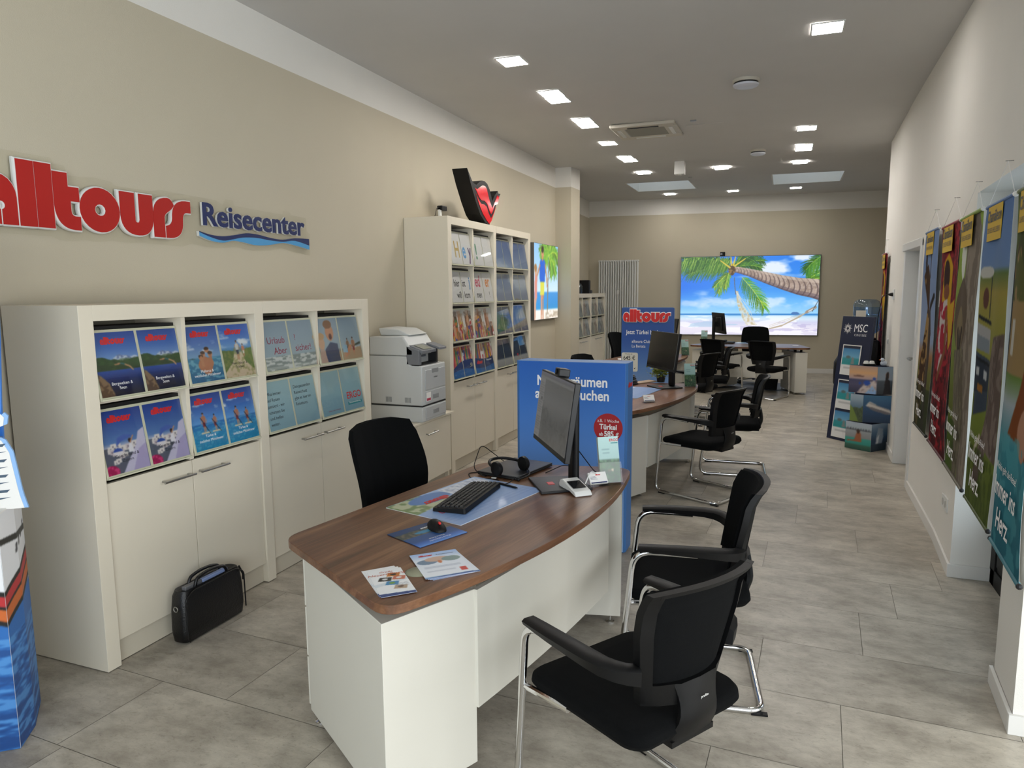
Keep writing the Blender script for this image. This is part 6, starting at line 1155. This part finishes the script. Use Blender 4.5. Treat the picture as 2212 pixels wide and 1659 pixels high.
Z_ = lambda z: F@Matrix.Translation((0, 0, z)); mb = MB(); mb.prism([(p[0]-.012 if p[0] > 0 else p[0], p[1]*.985) for p in deck], .0, .002, F); obj('ship_print', mb, M_paper, cut)
mb = MB()
for k in range(9):
    z_ = .02+.027*k; mb.prism([(-.38, z_), (.12+.035*(k % 2), z_+.012), (.165, z_+.022), (.12, z_+.02), (-.38, z_+.014)], .002, .003, F)
mb.prism([(-.38, .28), (.12, .305), (.155, .315), (.12, .295), (-.38, .265)], .002, .003, F)
for k in range(12): mb.box(-.06+.014*k, -.056+.014*k, .322, .338, .002, .003, F)
obj('deck_lines', mb, mat('deck_blue_grey', '44586c', .5), cut)
t2 = thing('leaflet_holder', 'white angled cardboard leaflet holder on the ship display', 'leaflet holder', (0, 0, 0)); G = frame((-2.56, 1.46, H+.005), (.47, .33, 0), (0, 0, 1))
mb = MB(); mb.prism([(-.3, 0), (.085, 0), (.03, .19), (.02, .19), (-.3, .05)], -.002, .0, G); mb.prism([(-.3, 0), (.085, .0), (.085, .012), (-.3, .05)], .06, .064, G); obj('holder', mb, M_paper, t2)
mb = MB(); mb.prism([(-.3, .06), (.0, .06), (-.03, .16), (-.3, .14)], .001, .003, G); obj('leaflet', mb, mat('leaf_green_print', '3c5a34', .6), t2); mb = MB(); txt(mb, 'AIDA', .03, G@Matrix.Translation((.0, .012, .066)), fat=.02); obj('lettering', mb, mat('green_print', '4c7a34', .5), t2)
# ================================================================ HANGING BANNERS
def ban(bg): return Art(120, 320, bg, asp=.4)
def b_giraffe():
    a = ban('8aa4cc'); a.grad([(0, '3c4424'), (.3, '7c7c40'), (.38, 'b08050'), (.45, '9fb0d0'), (1, '7c98c8')])
    a.poly([(.05, .3), (.16, .62), (.06, .78), (.13, .84), (.2, .76), (.24, .6), (.2, .2), (.1, 0), (.02, 0)], 'b08c54'); a.put(a.inpoly([(.05, .3), (.16, .62), (.06, .78), (.13, .84), (.2, .76), (.24, .6), (.2, .2), (.1, 0), (.02, 0)]) & (vnoise(a.X, a.Y, 20, 3) > .5), '4c3420')
    a.poly([(.2, .0), (.32, .0), (.34, .5), (.3, .66), (.24, .6)], '4a3c34'); a.line([(.1, .8), (.09, .9)], .03, '3a2c24'); a.line([(.2, .78), (.22, .9)], .03, '3a2c24'); a.line([(.3, .62), (.37, .68)], .03, '2c2420'); a.put((a.Y < .22), '2c3420', .6); return a
def b_red():
    a = ban('7c1420'); a.put(vnoise(a.X, a.Y, 30, 3) > .52, 'b02430'); a.put(vnoise(a.X, a.Y, 40, 8) > .62, '3c0a10', .8)
    a.poly([(.1, .62), (.12, .84), (.19, .88), (.26, .82), (.25, .66), (.38, .68), (.36, .5), (.28, .46), (.22, .6)], 'd8a818'); a.ell(.17, .78, .045, .07, '3c2420'); a.ell(.18, .71, .04, .035, '8a5438'); a.poly([(.06, .5), (.1, .66), (.2, .68), (.24, .5), (.2, .34), (.08, .36)], 'b0283c'); a.put(a.inpoly([(.06, .5), (.1, .66), (.2, .68), (.24, .5), (.2, .34), (.08, .36)]) & (vnoise(a.X, a.Y, 26, 5) > .58), 'd8d0cc'); a.line([(.2, .62), (.22, .45), (.14, .32)], .03, '8a5438'); a.put((a.Y < .25) & (vnoise(a.X, a.Y, 20, 3) < .5), '4c0c14'); return a
def b_sloth():
    a = ban('8ab43c'); a.grad([(0, '5c7a24'), (.25, '6c7434'), (.5, '8c9c4c'), (1, 'a4c454')]); a.ell(.1, .86, .06, .1, 'f0f4e8')
    a.poly([(.16, .95), (.24, 1), (.34, 1), (.4, .9), (.4, 0), (.26, 0), (.24, .4)], '84786c'); a.put((a.X > .2) & (a.Y < .95) & (vnoise(a.X*3, a.Y*.8, 20, 4) > .52), 'a89c8c', .8); a.ell(.14, .62, .13, .15, '6a5c4c'); a.ell(.14, .56, .09, .1, '8c7c5c'); a.ell(.15, .52, .035, .05, '4c4038'); a.line([(.09, .56), (.11, .5)], .03, '3c3028'); a.line([(.21, .57), (.19, .5)], .03, '3c3028'); a.ell(.15, .485, .02, .018, '181410')
    a.poly([(.04, .48), (.26, .5), (.3, .2), (.24, 0), (.1, 0)], '6c6454'); a.put(a.inpoly([(.04, .48), (.26, .5), (.3, .2), (.24, 0), (.1, 0)]) & (vnoise(a.X*3, a.Y, 24, 5) > .52), '8c846c', .7); a.put((a.Y < .2) & (a.X < .16), '4c6420', .8); return a
def b_elephant():
    a = ban('7c9cc8'); a.grad([(0, '5c6c2c'), (.3, '7c8c34'), (.55, '9c9c44'), (.72, 'b0a04c'), (.78, '6c8448'), (.8, '7c9ccc'), (1, '6c90cc')])
    a.poly([(.0, .52), (.2, .5), (.2, .34), (.03, .3)], '3c4858'); a.poly([(.0, .62), (.18, .6), (.18, .52), (.0, .54)], 'b8b8b8'); a.line([(.02, .64), (.18, .62)], .012, '202428'); a.line([(.16, .78), (.15, .64)], .01, '303438'); a.ell(.09, .785, .09, .02, 'd8d8d0'); a.ell(.1, .70, .03, .035, '6a4438')
    a.poly([(.4, .6), (.26, .58), (.2, .5), (.22, .36), (.12, .2), (.08, .08), (.14, .04), (.2, .14), (.28, .22), (.4, .2)], '6c5c54'); a.put(a.inpoly([(.4, .6), (.26, .58), (.2, .5), (.22, .36), (.12, .2), (.08, .08), (.14, .04), (.2, .14), (.28, .22), (.4, .2)]) & (vnoise(a.X*2, a.Y, 22, 5) > .52), '8a7a70'); a.line([(.13, .24), (.06, .16)], .02, 'd8ccb8'); a.poly([(.0, .5), (.19, .48), (.19, .40), (.0, .38)], '2c3644'); a.poly([(.01, .58), (.17, .565), (.175, .52), (.01, .53)], '8c96a0'); a.poly([(.03, .44), (.07, .44), (.07, .47), (.03, .47)], 'c8ccd0'); a.poly([(.12, .435), (.16, .43), (.16, .46), (.12, .465)], 'c8ccd0'); a.poly([(.06, .39), (.12, .385), (.12, .41), (.06, .415)], 'a8702c'); a.line([(.0, .5), (.19, .485)], .01, '14181c'); [a.line([(.36-.03*k, .58-.03*k), (.30-.03*k, .36-.03*k)], .006, '4c3e38', .7) for k in range(5)]; a.put((a.Y < .2) & (vnoise(a.X*3, a.Y, 26, 5) > .52), '4c5c24', .7); return a
def _texture(a, m, sc, seed, c, al=.5, st=1): a.put(m & (vnoise(a.X*st, a.Y, sc, seed, 4) > .53), c, al); return a
def b_house():
    a = ban('2f8ca0'); a.grad([(0, '2a7488'), (.3, '3f94a4'), (.42, 'b8c4cc'), (.5, '6c8c3c'), (.62, '7c7c4c'), (.75, '6a7034'), (1, '7c8c4c')]); a.poly([(.0, .5), (.0, .8), (.1, .88), (.22, .74), (.22, .5)], 'a88c5c'); a.poly([(.0, .8), (.1, .9), (.24, .72), (.2, .72), (.1, .85)], '5c4c3c'); a.poly([(.04, .55), (.1, .55), (.1, .65), (.04, .65)], 'd8d4c8'); a.put((a.Y > .7) & (vnoise(a.X, a.Y, 18, 3) > .5), '4c5c28', .7)
    a.poly([(.14, .34), (.4, .3), (.4, .6), (.26, .62), (.2, .46)], '8a4a20'); a.ell(.3, .36, .08, .07, 'c89478'); a.put((a.Y < .34) & (vnoise(a.X, a.Y, 16, 3) > .55), '5cb0bc', .6); return a
def banner(ya, yb_, ztop, zbot, art, label, off, nail, tagtxt=True):
    t = thing('wall_banner', label, 'banner', (0, 0, 0), group='hanging cloth banners'); A_ = Vector((rx(ya)-off, ya, 0)); B_ = Vector((rx(yb_)-off, yb_, 0))   # A far end is left in view
    art.a = art.a*.8; r = B_-A_; w = r.length; h = ztop-zbot; F = frame((A_+B_)/2+Vector((0, 0, (ztop+zbot)/2)), r)
    ph = ya*3; f = picture('cloth', art, F, w, h, M_cloth, t, th=.001, wave=lambda X, Y: .006*np.sin(X/w*9+ph)*np.clip((h/2-Y)*(h/2+Y)*4, 0, 1)+.004*np.sin(Y*5+ph))
    for z in (h/2+.002, -h/2-.002):
        rod = obj('rod', MB().tube([F@Vector((-w/2-.004, z, 0)), F@Vector((w/2+.004, z, 0))], .009, 10), mat('rod_%d_%s' % (z > 0, label[:9]), '%02x%02x%02x' % tuple(int(255*q) for q in art.a[-2 if z > 0 else 1, 60]), .6), t)
        for s in (-1, 1): mb = MB(); mb.ball(F@Vector((s*(w/2+.006), z, 0)), .011, 10); obj('end_cap', mb, M_wpl if z > 0 else M_dark, rod)
    N_ = Vector((rx(nail[0])-.004, nail[0], nail[1])); mb = MB(); mb.tube([F@Vector((-w/2, h/2, .0)), N_+Vector((-.02, 0, 0)), F@Vector((w/2, h/2, .0))], .0012, 5); obj('cord', mb, M_paper, t); mb = MB(); mb.tube([N_, N_+Vector((-.03, 0, 0))], .002, 6); obj('nail', mb, M_steel, t)
    G = lambda x, y: F@Matrix.Translation((x*w, y*h, .0115)); tg = obj('yellow_tag', MB().box(-.33*w, .20*w, .385*h, .495*h, .0085, .0105, F), mat('yellow_cloth_print', 'c8a428', .8), t)
    mb = MB(); txt(mb, 'Chamäleon', .075*w/.55, G(-.07, .445), fat=.015, xs=.85); txt(mb, 'DIE REISE IHRES LEBENS', .033*w/.55, G(-.07, .41), xs=.75); obj('lettering', mb, M_txtd, tg)
    mb = MB(); txt(mb, 'Wohin geht die Reise?', .042, G(-.38, -.27), align='LEFT', xs=.9); txt(mb, 'Immer ins', .105, G(-.40, -.345), align='LEFT', fat=.015, sh=.15, xs=.85); txt(mb, 'Herz.', .115, G(-.28, -.435), align='LEFT', fat=.015, sh=.15, xs=.9); obj('handwriting', mb, M_txtw, t)
banner(5.95, 5.42, 1.99, .605, b_giraffe(), 'blue and brown giraffe banner, next to the white door', .032, (5.67, 2.13))
banner(5.31, 4.655, 1.975, .60, b_red(), 'crimson banner of a person in a yellow scarf amid chillies', .032, (4.97, 2.13))
banner(4.63, 4.02, 1.97, .60, b_sloth(), 'green and grey sloth banner between the crimson and elephant banners', .035, (4.28, 2.13))
banner(3.90, 3.36, 1.96, .60, b_elephant(), 'elephant and safari jeep banner hanging in front of the niche', .035, (3.60, 2.125))
banner(3.29, 2.78, 1.96, .59, b_house(), 'teal banner with a thatched house, nearest at the right edge', .035, (3.03, 2.12))
banner(9.18, 8.62, 1.975, .60, b_red(), 'red banner at the far end of the right wall, behind the dispenser', .032, (8.9, 2.13))
# wall fittings
def plate(y, z, w, h, label, name='wall_socket', cat='socket', holes=2, ax=0):
    F = frame((rx(y)-.0005, y, z), (0, -1, 0)); t = thing(name, label, cat, (0, 0, 0)); mb = MB(); mb.box(-w/2, w/2, -h/2, h/2, 0, .010, F); obj('plate', mb, M_wpl, t, bevel=.002)
    for k in range(holes):
        d = (k-(holes-1)/2)*.071; mb = MB(); mb.lathe([(.021, .0115), (.021, .010)], M=F@Matrix.Translation((d if ax == 0 else 0, 0 if ax == 0 else d, 0)), seg=20); obj('socket_face', mb, mat('socket_inner', 'b4b4b0', .4), t)
    return t
plate(4.70, .345, .155, .082, 'white double socket low on the right wall above the skirting')
plate(8.05, 1.54, .082, .10, 'white socket with a black plug beyond the white door', holes=1)
plate(5.385, 1.53, .06, .11, 'white wall switch between the giraffe and crimson banners', 'wall_switch', 'switch', 0)
plate(8.35, 1.05, .05, .05, 'round white cover low on the wall near the far banner', 'wall_cover', 'wall cover', 1)
t = thing('power_cord', 'black power cord hanging from the socket beyond the door', 'power cord', (0, 0, 0)); xw_ = rx(8.05); mb = MB(); mb.tube([(xw_-.011, 8.05, 1.54), (xw_-.03, 8.05, 1.54), (xw_-.055, 8.05, 1.54)], [.02, .018, .008], 10); obj('plug', mb, M_black, t)
mb = MB(); mb.tube(fillet([(xw_-.05, 8.05, 1.54), (xw_-.10, 8.08, 1.53), (xw_-.12, 8.2, 1.3), (xw_-.10, 8.4, .9), (xw_-.07, 8.6, .3), (xw_-.06, 8.8, .02)], .08), .004, 6); obj('cord', mb, M_black, t)
tagp(obj('floor_cable', MB().tube(fillet([(-2.55, 6.9, .006), (-2.2, 6.6, .006), (-1.9, 6.45, .006), (-1.5, 6.4, .006)], .1), .005, 6), M_wpl, smooth=60), 'white cable on the floor in front of the tall cabinets', 'cable')
t = thing('coffee_machine', 'dark appliance on top of the small cabinet beyond the pillar', 'appliance', (-3.28, 12.15, 1.55), 90); obj('body', MB().box(-.09, .02, -.08, .1, 0, .23), M_black, t, bevel=.01); obj('tray', MB().box(.02, .16, -.08, .08, 0, .06), M_dark, t, bevel=.015)
t = thing('water_jug', 'clear blue-based container beside the dark appliance', 'container', (-3.3, 11.72, 1.55)); obj('body', MB().lathe([(.07, .002), (.075, .12), (.05, .17)], seg=20), M_blu, t, smooth=50)
tagp(obj('floor_mat', MB().prism(rpoly(1.25, 1.0, .06), 0, .004), mat('grey_floor_mat', '5f646c', .6), loc=(-.47, 12.45, 0), rz=-6), 'grey floor mat under the swivel chair at the rear desk', 'floor mat')
